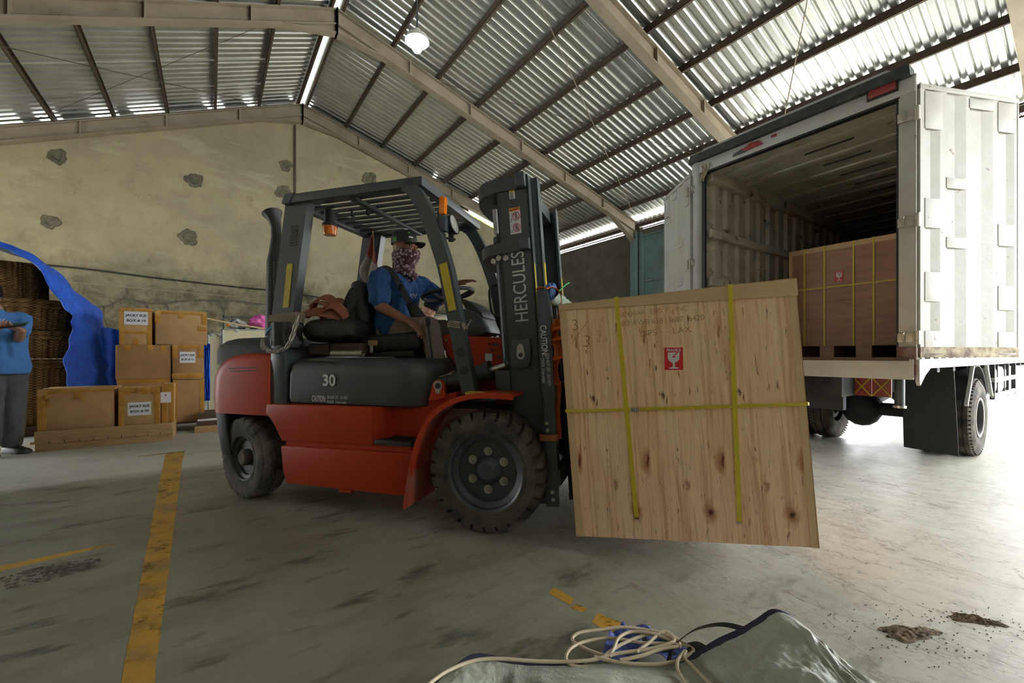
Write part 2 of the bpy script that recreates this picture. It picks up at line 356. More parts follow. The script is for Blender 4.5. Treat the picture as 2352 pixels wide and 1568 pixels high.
strip_poly([(-4.5, 3.06), (-.85, 3.06), (-.62, 3.10), (-.42, 3.15), (-.56, 3.165), (-.85, 3.145), (-1.6, 3.15), (-4.5, 3.15)], 'painted_line')
strip_poly([(-.62, 5.72), (-.39, 5.71), (-.39, 5.77), (-.62, 5.75)], 'painted_line')
strip_poly([(1.19, 1.42), (1.24, 1.44), (1.25, 1.33), (1.21, 1.30)], 'painted_line')
strip_poly([(1.20, 1.17), (1.26, 1.20), (1.29, 1.10), (1.27, 1.02), (1.21, 1.05)], 'painted_line')
strip_poly([(1.20, 1.285), (1.235, 1.29), (1.245, 1.24), (1.21, 1.235)], 'painted_line')

yard = MB(); yard.bb((XR, -30, -.12), (60, 40, -.02)); yard.bb((-40, -30, -.12), (XL, 40, -.02)); yard.bb((XL, YB, -.12), (XR, 40, -.02)); yard.bb((XL, -30, -.12), (XR, YF, -.02))
yard.build('ground', 'yard', kind='structure', smooth=0)

# gable wall
wb = MB(); wb.prism([(XL, 0), (XR, 0), (XR, zr(XR) - .16), (8.75, zr(8.75) - .16), (8.7, zr(8.7) - .44), (6.6, zr(6.6) - .42), (6.5, zr(6.5) - .16), (RX, RZ - .16), (XL, zl(XL) - .16)], 'xz', YB, YB + .22)
wbo = wb.build('wall_back', 'plaster', kind='structure', smooth=0)
pb = MB(); pb.bb((1.725, YB - .05, 0), (1.77, YB + .01, 6.95)); pb.build('crack_strip', 'rust', wbo)
pp = MB(); pp.bb((1.77, YB - .03, 0), (2.02, YB + .02, 7.05)); pp.build('wall_pier', 'plaster', wbo, smooth=0)
def patch(x, z, r, seed):
    rnd = random.Random(seed); n = 26
    ph = [rnd.uniform(0, 6.28) for _ in range(4)]
    rad = lambda a: r * (1 + .07 * sin(2 * a + ph[0]) + .10 * sin(3 * a + ph[1]) + .08 * sin(5 * a + ph[2]) + .06 * sin(9 * a + ph[3]))
    mb = MB(); rings = []
    for k, y in ((1.0, .0), (.9, -.022), (.55, -.026), (.42, -.006), (.2, -.004)):
        rings.append([(x + rad(2 * pi * i / n) * k * cos(2 * pi * i / n), YB + y, z + rad(2 * pi * i / n) * k * sin(2 * pi * i / n)) for i in range(n)])
    mb.loft(rings); mb.build('mortar_patch', 'mortar', wbo)
for i, (x, z, r) in enumerate(((-2.54, 5.01, .15), (-.34, 5.05, .17), (1.54, 5.87, .15), (1.50, 5.17, .19), (-2.64, 3.68, .14), (-.45, 3.72, .18), (3.66, 6.0, .22), (-4.6, 4.2, .16), (-4.7, 3.3, .16))): patch(x, z, r, i)
M['joint'] = mat('dark_stone_joint', srgb(92, 88, 74), .95, 0, srgb(74, 71, 58), 7, bmp=.5, bscale=20)
def joint(p, w=.055):
    q = spline([(x, YB - .002, z) for x, z in p], 6); rnd = random.Random(int(p[0][0] * 100)); ws = [w * rnd.uniform(.6, 1.25) for _ in q]
    for v in q: v.z += rnd.uniform(-.012, .012)
    mb = MB(); rings = []
    for i, v in enumerate(q):
        t = (q[min(i + 1, len(q) - 1)] - q[max(i - 1, 0)]).normalized(); n = V((-t.z, 0, t.x)); k = ws[i] / 2
        rings.append([v + n * k, v + n * k * .4 + V((0, -.008, 0)), v - n * k * .4 + V((0, -.008, 0)), v - n * k])
    mb.loft(rings, cap=False, wrap=False); mb.build('stone_joint', 'joint', wbo)
for p in ([(-2.25, 2.06), (-2.1, 2.02), (-1.88, 2.04), (-1.74, 2.10), (-1.58, 2.22), (-1.40, 2.22), (-1.22, 2.17), (-.85, 2.19), (-.55, 2.27), (-.14, 2.30), (.45, 2.33), (.9, 2.28), (1.5, 2.36)], [(-1.86, 2.05), (-1.88, 1.85), (-1.82, 1.6), (-1.84, 1.3)], [(-1.2, 2.17), (-1.15, 2.0), (-1.16, 1.7)], [(-.86, 2.19), (-.80, 1.98), (-.84, 1.6)], [(-1.56, 2.23), (-1.50, 2.34), (-1.51, 2.44)], [(.1, 2.31), (.22, 2.05), (.16, 1.7)], [(.16, 2.0), (.35, 1.86), (.5, 1.9)], [(2.1, 2.4), (2.8, 2.36), (3.5, 2.44), (4.6, 2.38), (6, 2.42)], [(3.4, 2.43), (3.3, 2.1), (3.4, 1.7)], [(4.7, 2.38), (4.8, 2.05), (4.7, 1.6)]): joint(p)
# side walls
wr = MB(); wr.bb((XR, 8.45, 0), (XR + .18, YB, 4.76)); wro = wr.build('wall_right', 'concrete', kind='structure', smooth=0)
tp = MB(); tp.bb((XR + .04, 5.6, .05), (XR + .09, 8.3, 4.55)); tp.build('wall_panel', 'teal_panel', wro)
for y in (5.6, 6.9, 8.15): MB().bb((XR - .05, y, 0), (XR + .05, y + .1, 4.7)).build('panel_stud', 'teal_panel', wro)
for z in (.6, 1.9, 3.2, 4.55): MB().bb((XR - .02, 5.6, z), (XR + .04, 8.25, z + .06)).build('panel_rail', 'teal_panel', wro)
MB().bb((XR + .0, 5.6, 4.6), (XR + .12, 8.3, 4.78)).build('panel_head', 'concrete', wro)
MB().bb((XR, 8.28, 0), (XR + .16, 8.45, 4.9)).build('wall_post', 'concrete', wro)
wl = MB(); wl.bb((XL - .18, 10.6, 0), (XL, YB, zl(XL) - .1)); wl.bb((XL - .18, YF, 0), (XL, 7.5, zl(XL) - .1)); wl.bb((XL - .18, 7.5, 2.6), (XL, 10.6, zl(XL) - .1))
wl.build('wall_left', 'plaster', kind='structure', smooth=0)
wf = MB(); wf.prism([(XL, 0), (6.0, 0), (6.0, zr(6.0) - .16), (RX, RZ - .16), (XL, zl(XL) - .16)], 'xz', YF - .2, YF); wf.build('wall_front', 'plaster', kind='structure', smooth=0)

# roof: rafters, purlins, corrugated sheets
roof = struct('ceiling')
def rafter(y, side, w=.16, dep=.31):
    mb = MB(); f = zl if side < 0 else zr; xe = (XL + .05) if side < 0 else (XR - .05); x0 = RX
    def seg(za, zb, y0, y1):
        mb.hexa([(x0, y0, f(x0) + za), (xe, y0, f(xe) + za), (xe, y1, f(xe) + za), (x0, y1, f(x0) + za), (x0, y0, f(x0) + zb), (xe, y0, f(xe) + zb), (xe, y1, f(xe) + zb), (x0, y1, f(x0) + zb)])
    seg(-.30, -.28, y - .085, y + .085); seg(-.02, 0, y - .085, y + .085); seg(-.28, -.02, y - .012, y + .012)
    n = 6
    for i in range(1, n):                     # web stiffeners
        x = x0 + (xe - x0) * i / n; mb.bb((x - .012, y - .08, f(x) - .285), (x + .012, y + .08, f(x) - .01))
    # knee haunch at the ridge and at the eave
    s = .9 * (1 if side > 0 else -1)
    mb.prism([(x0, f(x0) - .28), (x0 + s, f(x0 + s) - .28), (x0, f(x0) - .46)], 'xz', y - .02, y + .02)
    mb.hexa([(x0, y - .085, f(x0) - .46), (x0 + s, y - .085, f(x0 + s) - .30), (x0 + s, y + .085, f(x0 + s) - .30), (x0, y + .085, f(x0) - .46), (x0, y - .085, f(x0) - .445), (x0 + s, y - .085, f(x0 + s) - .285), (x0 + s, y + .085, f(x0 + s) - .285), (x0, y + .085, f(x0) - .445)])
    mb.bb((x0 - .014, y - .1, f(x0) - .47), (x0 + .014, y + .1, f(x0) + .0))
    e = -1.0 * (1 if side > 0 else -1)
    mb.prism([(xe, f(xe) - .28), (xe + e, f(xe + e) - .28), (xe, f(xe) - .62)], 'xz', y - .02, y + .02)
    mb.hexa([(xe, y - .085, f(xe) - .64), (xe + e, y - .085, f(xe + e) - .30), (xe + e, y + .085, f(xe + e) - .30), (xe, y + .085, f(xe) - .64), (xe, y - .085, f(xe) - .62), (xe + e, y - .085, f(xe + e) - .28), (xe + e, y + .085, f(xe + e) - .28), (xe, y + .085, f(xe) - .62)])
    mb.build('rafter', 'beam', roof, smooth=0)
for y in (12.1, 8.42, 4.57, .72, -3.13):
    for sd in (-1, 1): rafter(y, sd)
for y in (8.42, 4.57, .72, -3.13):
    MB().bb((XR - .14, y - .1, 0), (XR + .06, y + .1, zr(XR) - .3), bev=.01).build('column', 'teal_panel', roof)
    if not 7.5 < y < 10.6: MB().bb((XL - .04, y - .1, 0), (XL + .16, y + .1, zl(XL) - .3), bev=.01).build('column', 'beam', roof)
def purlin(x, f):
    mb = MB(); z = f(x); y0, y1 = YF, 12.4
    mb.bb((x - .022, y0, z), (x - .018 + .003, y1, z + .115)); mb.bb((x - .022, y0, z), (x + .03, y1, z + .005)); mb.bb((x - .022, y0, z + .11), (x + .03, y1, z + .115))
    mb.build('purlin', 'rust', roof, smooth=0)
for k in range(10): purlin(RX + .10 + .97 * k, zr)
for k in range(10): purlin(RX - .10 - .87 * k, zl)
def sheet(side):
    f = (lambda s: (RX - .03 - s, RZ + .125 - SL * s)) if side < 0 else (lambda s: (RX + .03 + s, RZ + .125 - SR * s))
    L = (RX - XL + .25) if side < 0 else (XR - RX + .35)
    pitch = .165; prof = [(0, 0), (.035, 0), (.05, .022), (.062, .03), (.098, .03), (.11, .022), (.125, 0)]
    pts = []
    for k in range(6): pts += [(k * pitch + a, h) for a, h in prof]
    pts.append((6 * pitch + .03, .003)); nv = 8
    mb = MB(); vs = [[mb.bm.verts.new((f(L * j / nv)[0], a, f(L * j / nv)[1] + h)) for j in range(nv + 1)] for a, h in pts]
    for i in range(len(vs) - 1):
        for j in range(nv): mb._face([vs[i][j], vs[i + 1][j], vs[i + 1][j + 1], vs[i][j + 1]])
    return mb.build('roof_sheet', 'sheet', roof, smooth=50)
for sd in (-1, 1):
    s0 = sheet(sd); s0.location = (0, YF - .1, 0)
    for k in range(1, 20): copy_part(s0, roof, (random.uniform(-.004, .004), YF - .1 + .99 * k, 0))
M['cap_light'], _nt, _b = base('translucent_ridge_cap', (.85, .87, .82), .6); _b.inputs['Transmission Weight'].default_value = 0
_tr = _nt.nodes.new('ShaderNodeBsdfTranslucent'); _tr.inputs[0].default_value = (.8, .83, .78, 1); _mx = _nt.nodes.new('ShaderNodeMixShader'); _mx.inputs[0].default_value = .6
_nt.links.new(_b.outputs[0], _mx.inputs[1]); _nt.links.new(_tr.outputs[0], _mx.inputs[2]); _nt.links.new(_mx.outputs[0], _nt.nodes['Material Output'].inputs[0])
MB().hexa([(RX - .24, YF - .1, RZ + .075), (RX + .24, YF - .1, RZ + .10), (RX + .24, YB + .3, RZ + .10), (RX - .24, YB + .3, RZ + .075), (RX - .02, YF - .1, RZ + .21), (RX + .02, YF - .1, RZ + .21), (RX + .02, YB + .3, RZ + .21), (RX - .02, YB + .3, RZ + .21)]).build('ridge_cap', 'cap_light', roof, 0)
# infill boards along the gable top, some missing so daylight shows
for x0, x1 in ((-6.3, -4.2), (-3.0, -2.75), (-2.45, -1.95), (-1.6, -1.35), (-.85, -.05), (.28, .75), (1.0, 1.75)):
    MB().hexa([(x0, 12.3, zl(x0) - .3), (x1, 12.3, zl(x1) - .3), (x1, 12.33, zl(x1) - .3), (x0, 12.33, zl(x0) - .3), (x0, 12.3, zl(x0) + .13), (x1, 12.3, zl(x1) + .13), (x1, 12.33, zl(x1) + .13), (x0, 12.33, zl(x0) + .13)]).build('gable_board', 'rust', roof)
for x0, x1 in ((2.1, 5.6), (5.7, 6.9), (8.3, 10.5)):
    MB().hexa([(x0, 12.3, zr(x0) - .3), (x1, 12.3, zr(x1) - .3), (x1, 12.33, zr(x1) - .3), (x0, 12.33, zr(x0) - .3), (x0, 12.3, zr(x0) + .13), (x1, 12.3, zr(x1) + .13), (x1, 12.33, zr(x1) + .13), (x0, 12.33, zr(x0) + .13)]).build('gable_board', 'rust', roof)
# eave lattice along the right wall
lt = MB(); zA, zB = 4.80, 5.0
for z in (zA, zB): lt.bb((XR - .03, YF, z - .015), (XR, YB, z + .015))
n = 150
for i in range(n):
    y0 = YF + (YB - YF) * i / n; y1 = YF + (YB - YF) * (i + 1) / n
    a, b = (zA, zB) if i % 2 else (zB, zA); lt.cyl((XR - .015, y0, a), (XR - .015, y1, b), .006, n=5)
lt.build('eave_lattice', 'rust', roof, smooth=0)
# slack wires and strings under the roof and along the walls
def cable(name, pts, r, m, label, cat='cable', n=8):
    o = MB().tube(spline(pts, n), r, 6).build(name, m); return tag(o, label, cat)
M['cord'] = mat('pale_string', (.36, .30, .20), .9)
cable('wall_cable', [(-6.2, 12.2, 2.6), (-2.9, 12.18, 2.80), (-.9, 12.2, 2.72), (.6, 12.2, 2.66), (1.55, 12.14, 2.62), (3.2, 12.2, 2.48), (6, 12.2, 2.33), (8.3, 12.2, 2.25)], .017, 'black', 'black cable sagging along the back wall')
cable('wall_string', [(-2.4, 12.2, 2.5), (.5, 12.2, 2.42), (3.4, 12.2, 2.28), (8.2, 12.2, 2.1)], .005, 'cord', 'thin pale string below the black wall cable', 'string')
def roof_pt(x, y, dz=-.02): return (x, y, (zl(x) if x < RX else zr(x)) + dz)
cable('brace_wire', [roof_pt(-3.9, 8.5, -.05), roof_pt(1.1, 11.9, -.05)], .006, 'rust', 'thin brace wire rising to the ridge under the left roof slope', 'wire', 2)
cable('brace_wire', [roof_pt(-2.9, 11.9, -.05), roof_pt(1.0, 8.6, -.05)], .004, 'rust', 'thin brace wire falling towards the ridge under the left roof slope', 'wire', 2)
cable('brace_wire', [roof_pt(3.3, 4.9, -.05), roof_pt(10.0, 8.1, -.05)], .006, 'cord', 'long slack brace wire under the right roof slope', 'wire', 2)
cable('brace_wire', [roof_pt(4.0, 8.3, -.05), roof_pt(9.7, 4.8, -.05)], .005, 'rust', 'brace wire crossing behind the mast under the right roof slope', 'wire', 2)

_a, _b2 = W(3.46, 4.6, 6.4), W(2.87, 4.6, 3.27)
cable('hanging_rope', [_a, _a.lerp(_b2, .5) + V((.03, 0, 0)), _b2], .006, 'cord', 'thin rope hanging from the roof onto the truck roof', 'rope')
# trees outside, glimpsed through the gap under the gable roof
M['leaf'] = mat('sunlit_leaf', (.30, .42, .06), .6, 0, (.20, .32, .04), 3)
def tree(x, y, h, r, label):
    t = thing('tree', label, 'tree', (x, y, -.02)); MB().tube([(0, 0, 0), (.1, 0, h * .4), (0, .1, h * .75)], .2, 10, radii=[.24, .17, .08]).build('trunk', 'oldwood', t)
    rnd = random.Random(int(x * 10)); mb = MB()
    for i in range(2600):
        d = V((rnd.gauss(0, 1), rnd.gauss(0, 1), rnd.gauss(0, 1))).normalized() * r * rnd.random() ** .25; d.z *= .8; p = d + V((0, 0, h * .78)); e = Euler((rnd.uniform(-1, 1), rnd.uniform(-1, 1), rnd.uniform(0, 6))).to_matrix(); s = r * .07
        mb._face([mb.bm.verts.new(p + e @ V(q)) for q in ((-s, 0, 0), (0, -s * .5, 0), (s, 0, 0), (0, s * .5, 0))])
    tag(mb.build('foliage', 'leaf', t, 0, weld=False), kind='stuff')
tree(10.5, 17.5, 8.2, 3.4, 'sunlit tree outside, seen through the gap under the right gable slope'); tree(-5.2, 18.5, 8.0, 3.2, 'sunlit tree outside, seen through the gaps above the left gable wall')
# pendant lamp
def pendant():
    p = W(-1.446, 6.5); t = thing('pendant_lamp', 'white pendant work lamp hanging lit from a rod near the ridge', 'lamp', (p.x, p.y, 0))
    MB().cyl((0, 0, 5.98), (0, 0, zr(max(p.x, RX)) + .02), .014, n=8).build('rod', 'steel_blue', t)
    MB().lathe([(.03, 5.99), (.05, 5.98), (.055, 5.93), (.16, 5.87), (.18, 5.80), (.172, 5.80), (.15, 5.86), (.04, 5.92)], 32).build('shade', 'lens', t)
    m, nt, b = base('glowing_bulb', (.9, .95, 1)); b.inputs['Emission Color'].default_value = (.86, .97, 1, 1); b.inputs['Emission Strength'].default_value = 60; M['bulb'] = m
    MB().lathe([(.0, 5.64), (.05, 5.65), (.08, 5.70), (.08, 5.76), (.05, 5.82), (.035, 5.88)], 20).build('bulb', 'bulb', t)
    l = bpy.data.lights.new('lamp_light', 'POINT'); l.energy = 60; l.color = (.88, .97, 1); l.shadow_soft_size = .1
    o = bpy.data.objects.new('lamp_light', l); COL.objects.link(o); o.location = (p.x, p.y, 5.55)
pendant()
# ------------------------------------------------------------------ forklift (local: x forwards, y to the driver's left, z up)
FKP = W(.018, 3.017); FKR = R(-17.3) - YAW
FK = thing('forklift', 'red and dark grey forklift truck carrying the plywood crate', 'forklift', FKP, FKR)
FKM = Matrix.Translation(FKP) @ Matrix.Rotation(FKR, 4, 'Z')
def sgn(i): return -1 if i == 0 else 1
FACE_R = (pi / 2, 0, 0)             # lettering on a face looking to -y

def plan(x0, x1, w, rf, rr, z, n=6):   # rounded plan outline, front = x1
    pts = []
    for cx, cy, r, a in ((x1 - rf, w - rf, rf, 0), (x0 + rr, w - rr, rr, pi / 2), (x0 + rr, -w + rr, rr, pi), (x1 - rf, -w + rf, rf, 3 * pi / 2)):
        for k in range(n + 1):
            t = a + pi / 2 * k / n; pts.append((cx + r * cos(t), cy + r * sin(t), z))
    return pts
# chassis
ch = MB()
ch.prism([(-1.635, .69), (-.77, .698), (-.77, .452), (-1.505, .440), (-1.520, .50), (-1.56, .565), (-1.645, .618)], 'xz', -.56, .56, .012)
ch.prism([(-1.50, .412), (-.47, .428), (-.47, .26), (-.53, .158), (-1.45, .155), (-1.482, .24)], 'xz', -.575, .575, .02)
ch.prism([(-1.48, .38), (-.5, .38), (-.5, .47), (-1.48, .47)], 'xz', -.545, .545)
ch.prism([(-.80, .44), (-.42, .44), (-.36, .60), (-.28, .70), (-.24, .80), (-.42, .765), (-.80, .697)], 'xz', -.43, .43, .008)
CH = ch.build('chassis', 'red', FK)
for s in (-1, 1):
    MB().prism([(-.78, s * .56), (-.70, s * .43), (-.78, s * .43)], 'xy', .45, .695).build('step_well', 'red', CH)
    mb = MB(); mb.prism([(-.745, s * .585), (-.48, s * .585), (-.46, s * .42), (-.70, s * .42)], 'xy', .468, .498, .006)
    for k in range(6): mb.bb((-.68 + k * .035, s * .44, .498), (-.668 + k * .035, s * .57, .503))
    mb.build('step_plate', 'black', FK)
MB().bb((-1.02, -.57, .140), (-.93, -.50, .158)).build('drain_lug', 'red', CH)
# counterweight
cw = MB(); rings = []
for z, x0, ins in ((.605, -2.245, .0), (.70, -2.255, .0), (.86, -2.245, .0), (.93, -2.215, .003), (.985, -2.16, .008), (1.02, -2.09, .016), (1.040, -1.99, .03), (1.045, -1.93, .05)):
    rings.append(plan(x0, -1.632, .545 - ins, .012, .17, z))
cw.loft(rings); CW = cw.build('counterweight', 'red', FK, 50)
sk = MB(); sk.loft([plan(-2.10, -2.02, .44, .01, .05, .20), plan(-2.19, -2.03, .50, .01, .1, .30), plan(-2.235, -2.04, .525, .01, .15, .5), plan(-2.243, -2.04, .535, .01, .16, .605)]); sk.build('rear_skirt', 'black', FK, 50)
MB().bb((-2.08, -.34, .22), (-1.45, .34, .64)).build('axle_housing', 'black', FK)
MB().cyl((-1.87, -.42, .29), (-1.87, .42, .29), .06).build('rear_axle', 'black', FK)
# scuffed maker's mark on the counterweight and chips
for (x0, x1, z) in ((-2.0, -1.73, .935), (-1.98, -1.72, .915)):
    MB().hexa([(x0, -.5455, z - .006), (x1, -.5455, z + .004), (x1, -.546, z + .004), (x0, -.546, z - .006), (x0, -.5455, z), (x1, -.5455, z + .010), (x1, -.546, z + .010), (x0, -.546, z)]).build('scuff_mark', 'black', CW)
rc = MB(); rings = []
for z, x0, x1, ins, r in ((.96, -2.275, -1.62, 0, .16), (1.06, -2.275, -1.62, 0, .16), (1.10, -2.255, -1.62, .008, .16), (1.135, -2.205, -1.62, .03, .15), (1.155, -2.12, -1.63, .07, .12), (1.163, -2.0, -1.66, .14, .1)):
    rings.append(plan(x0, x1, .50 - ins, .02, r, z))
rc.loft(rings); rc.build('radiator_cover', 'grey_dusty', FK, 60)
# pillar foot, engine hood
pf = MB(); pf.prism([(-1.655, .675), (-1.50, .675), (-1.505, 1.02), (-1.53, 1.10), (-1.63, 1.10), (-1.63, 1.0)], 'xz', -.53, .53, .012); pf.build('pillar_foot', 'grey', FK)
hd = MB(); rings = []
for z, ins in ((.692, .03), (.705, .005), (.74, 0), (.90, .004), (.955, .014), (.985, .035), (1.003, .07), (1.010, .12)):
    rings.append(plan(-1.497 + ins * .6, -.372 - ins, .522 - ins, .27, .04 + ins * .4, z, 8))
hd.loft(rings); HD = hd.build('engine_hood', 'grey', FK, 50)
text('30', .105, 'white_print', HD, (-1.14, -.5235, .857), FACE_R, bold=.03)
text('CAUTION:', .058, 'white_print', HD, (-1.222, -.5235, .733), FACE_R, bold=.01, fit=.113)
text('DO NOT LIFT - DO NOT', .029, 'white_print', HD, (-1.072, -.5235, .747), FACE_R, fit=.165)
text('STACK , if not empty', .029, 'white_print', HD, (-1.077, -.5235, .715), FACE_R, fit=.155)
# front fenders
fp = spline([(-.50, 0, .12), (-.488, 0, .20), (-.458, 0, .36), (-.410, 0, .525), (-.325, 0, .672), (-.186, 0, .765), (-.023, 0, .803), (.18, 0, .800)], 4)
for s in (-1, 1):
    fd = MB().sweep([(p.x, s * .44, p.z) for p in fp], (.37, .014), (0, 1, 0)).build('fender', 'red', FK, 30)
    MB().sweep([(p.x + .004, s * .628, p.z - .004) for p in fp], (.012, .03), (0, 1, 0)).build('fender_lip', 'red', fd, 30)
    MB().prism([(-.505, .10), (-.47, .12), (-.45, .30), (-.462, .36), (-.495, .20)], 'xz', s * .637, s * .30).build('mud_guard', 'dust_red', fd)
    lug = MB().prism([(-.42, .74), (-.30, .765), (-.312, .80)] + [(-.35 + .042 * cos(a), .835 + .042 * sin(a)) for a in [i * pi / 8 for i in range(0, 9)]] + [(-.395, .80)], 'xz', s * .46, s * .485, .004).build('cylinder_lug', 'red', FK)
    MB().prism([(-.35 + .03 * cos(a), .84 + .03 * sin(a)) for a in [i * pi / 6 for i in range(0, 7)]] + [(-.366, .80), (-.35, .785), (-.335, .80)], 'xz', s * .485, s * .489).build('pin_keeper', 'zinc', lug)
    MB().cyl((-.35, s * .488, .838), (-.35, s * .494, .838), .018).build('lug_pin', 'black', lug)
    tb = MB().cyl((-.417, s * .34, .825), (-.06, s * .34, .932), .055, n=20); tb.cyl((-.09, s * .34, .923), (-.05, s * .34, .935), .062, n=20); tb.cyl((-.43, s * .34, .822), (-.33, s * .34, .850), .062, n=20)
    tc = tb.build('tilt_cylinder', 'grey', FK)
    MB().cyl((-.06, s * .34, .932), (.10, s * .34, .98), .021).build('piston_rod', 'chrome', tc)
    MB().cyl((.05, s * .34, .966), (.15, s * .34, 1.0), .034).build('rod_end', 'grey', tc)
    MB().cyl((.085, s * .38, .985), (.085, s * .35, .985), .014).build('grease_bolt', 'zinc', tc)
tg = thing('twig_scrap', 'frayed brown straw scrap lying on the tilt cylinder', 'scrap', FKM @ V((-.36, -.36, .90)), FKR)
for i in range(9): MB().tube([(random.uniform(-.06, -.03), random.uniform(-.02, .02), -.015), (0, random.uniform(-.01, .01), .0), (random.uniform(.04, .09), random.uniform(-.02, .02), random.uniform(-.01, .03))], .003, 5).build('straw', 'cord', tg)
MB().bb((-.45, -.42, .695), (.02, .42, .72)).build('floor_plate', 'black', FK)
pd = MB(); pd.prism([(-.12, .80), (.09, .785), (.14, .80), (.13, .812), (.08, .805), (-.12, .815)], 'xz', -.60, -.50, .006); pd.build('yellow_lever', 'yellow', FK)
# cowl with bolted side plates
for s in (-1, 1):
    y = -.16 if s < 0 else .30
    cp = MB().prism([(-.478, 1.165), (-.455, 1.172), (-.012, 1.145), (.003, .942), (-.03, .80), (-.22, .79), (-.28, .925), (-.35, .93), (-.451, 1.045), (-.485, 1.10)], 'xz', y, y + .016, .003).build('cowl_plate', 'red', FK)
    for i, (x, z) in enumerate(((-.13, 1.105), (-.105, 1.105), (-.08, 1.102), (-.022, 1.10), (-.115, 1.063), (-.098, 1.062), (-.06, 1.018), (-.018, 1.018), (-.1, 1.03), (-.075, .85), (-.03, .86))):
        MB().cyl((x, y - .010, z), (x, y + .002, z), .011 if i in (2, 3, 6, 7, 9, 10) else .006, n=8).build('bolt', 'steel_blue', cp)
    if s < 0:
        MB().bb((-.16, y - .003, .99), (-.11, y + .0, 1.04)).build('white_decal', 'paper', cp); MB().bb((-.14, y - .003, .865), (-.10, y, .89)).build('white_decal', 'paper', cp)
        MB().cyl((-.455, y - .004, 1.135), (-.455, y, 1.135), .007).build('green_dot', mat('green_dot', (.02, .35, .15), .4), cp)
MB().bb((-.10, -.145, .74), (-.005, .30, 1.13)).build('bulkhead', 'red', FK)
MB().bb((-.03, -.32, .72), (.10, -.16, .86), .008).build('axle_bracket', 'dust_red', FK)
MB().bb((-.18, -.165, .74), (-.02, -.145, .86)).build('axle_bracket', 'dust_red', FK)
cs = MB(); cs.prism([(-.415, 1.165), (-.405, 1.31), (-.37, 1.352), (-.30, 1.352), (-.235, 1.325), (-.19, 1.29), (-.145, 1.185), (-.20, 1.165)], 'xz', -.15, .15, .025); CSO = cs.build('console', 'grey', FK)
MB().prism([(-.385, 1.432), (-.34, 1.425), (-.27, 1.393), (-.20, 1.325), (-.186, 1.29), (-.27, 1.305), (-.31, 1.36)], 'xz', -.13, .13, .01).build('visor', 'black', CSO)
MB().cyl((-.335, -.152, 1.255), (-.335, -.168, 1.255), .008).build('ignition_key', 'chrome', CSO)
MB().cyl((-.42, .18, 1.16), (-.42, .18, 1.20), .05).build('reservoir', 'black', FK)
st = MB(); ctr = V((-.54, .05, 1.487)); ax = V((-.17, 0, .985)); u = V((.985, 0, .17)); w = V((0, 1, 0))
ST = st.tube([ctr + (u * cos(a) + w * sin(a)) * .19 for a in [2 * pi * i / 40 for i in range(40)]], .015, 10, closed=True).build('steering_wheel', 'black', FK)
sp = MB()
for a in (.2, 2.3, 4.4): sp.tube([ctr - ax * .04, ctr - ax * .03 + (u * cos(a) + w * sin(a)) * .09, ctr + (u * cos(a) + w * sin(a)) * .185], .011, 8)
sp.ball(ctr - ax * .045, (.045, .045, .03)); sp.build('spokes', 'black', ST)
MB().cyl(ctr - ax * .05, (-.42, .05, 1.19), .028, .035).build('steering_column', 'grey', ST)
for i, (a, b, c, d) in enumerate(((-.525, 1.245, -.455, .86),)):
    lv = MB().tube([(a, -.30 + i * .06, b), ((a + c) / 2 - .01, -.30 + i * .06, (b + d) / 2), (c, -.30 + i * .06, d)], .009, 8).build('control_lever', 'black', FK)
    MB().lathe([(.0, 0), (.016, .0), (.022, .03), (.022, .05), (.012, .06), (0, .062)], 14, Matrix.Translation((a, -.30 + i * .06, b - .02))).build('lever_knob', 'black', lv)
# seat
cu = MB(); cu.box((-.86, -.02, 1.115), (.52, .50, .13), (0, R(-4), 0), .045, 3); se = cu.build('seat', 'dirty_black', FK, 60)
bk = MB(); bk.box((-1.105, -.02, 1.33), (.11, .48, .50), (0, R(-9), 0), .05, 3); bk.build('backrest', 'dirty_black', se, 60)
MB().bb((-1.13, -.25, 1.015), (-.66, .22, 1.06), .01).build('seat_rail', 'black', se)
bkl = MB().bb((-1.0, -.30, 1.095), (-.93, -.27, 1.135), .01).build('seat_belt_stub', 'wood', se); MB().bb((-.98, -.303, 1.045), (-.955, -.293, 1.095), .004).build('buckle', 'zinc', bkl)
MB().bb((-1.17, .28, 1.0), (-.75, .36, 1.12), .03).build('armrest_box', 'black', FK)
# overhead guard
og = MB(); T = .055
og.bb((-1.52, -.50, 2.095), (-.47, -.445, 2.155), .008); og.bb((-1.52, .445, 2.095), (-.47, .50, 2.155), .008)
og.bb((-.515, -.50, 2.095), (-.455, .50, 2.155), .008); og.bb((-1.55, -.50, 2.09), (-1.49, .50, 2.155), .008)
og.hexa([(-1.56, -.505, 2.095), (-1.50, -.505, 2.095), (-1.50, .505, 2.095), (-1.56, .505, 2.095), (-1.53, -.505, 2.16), (-1.45, -.505, 2.16), (-1.45, .505, 2.16), (-1.53, .505, 2.16)])
OG = og.build('overhead_guard', 'grey', FK)
for k in range(9):
    y = -.385 + k * .09625; MB().box((-1.0, y, 2.12), (.98, .045, .014), (0, 0, 0)).build('slat', 'grey', OG)
MB().bb((-1.03, -.45, 2.075), (-.98, .45, 2.10), .004).build('cross_beam', 'grey', OG)
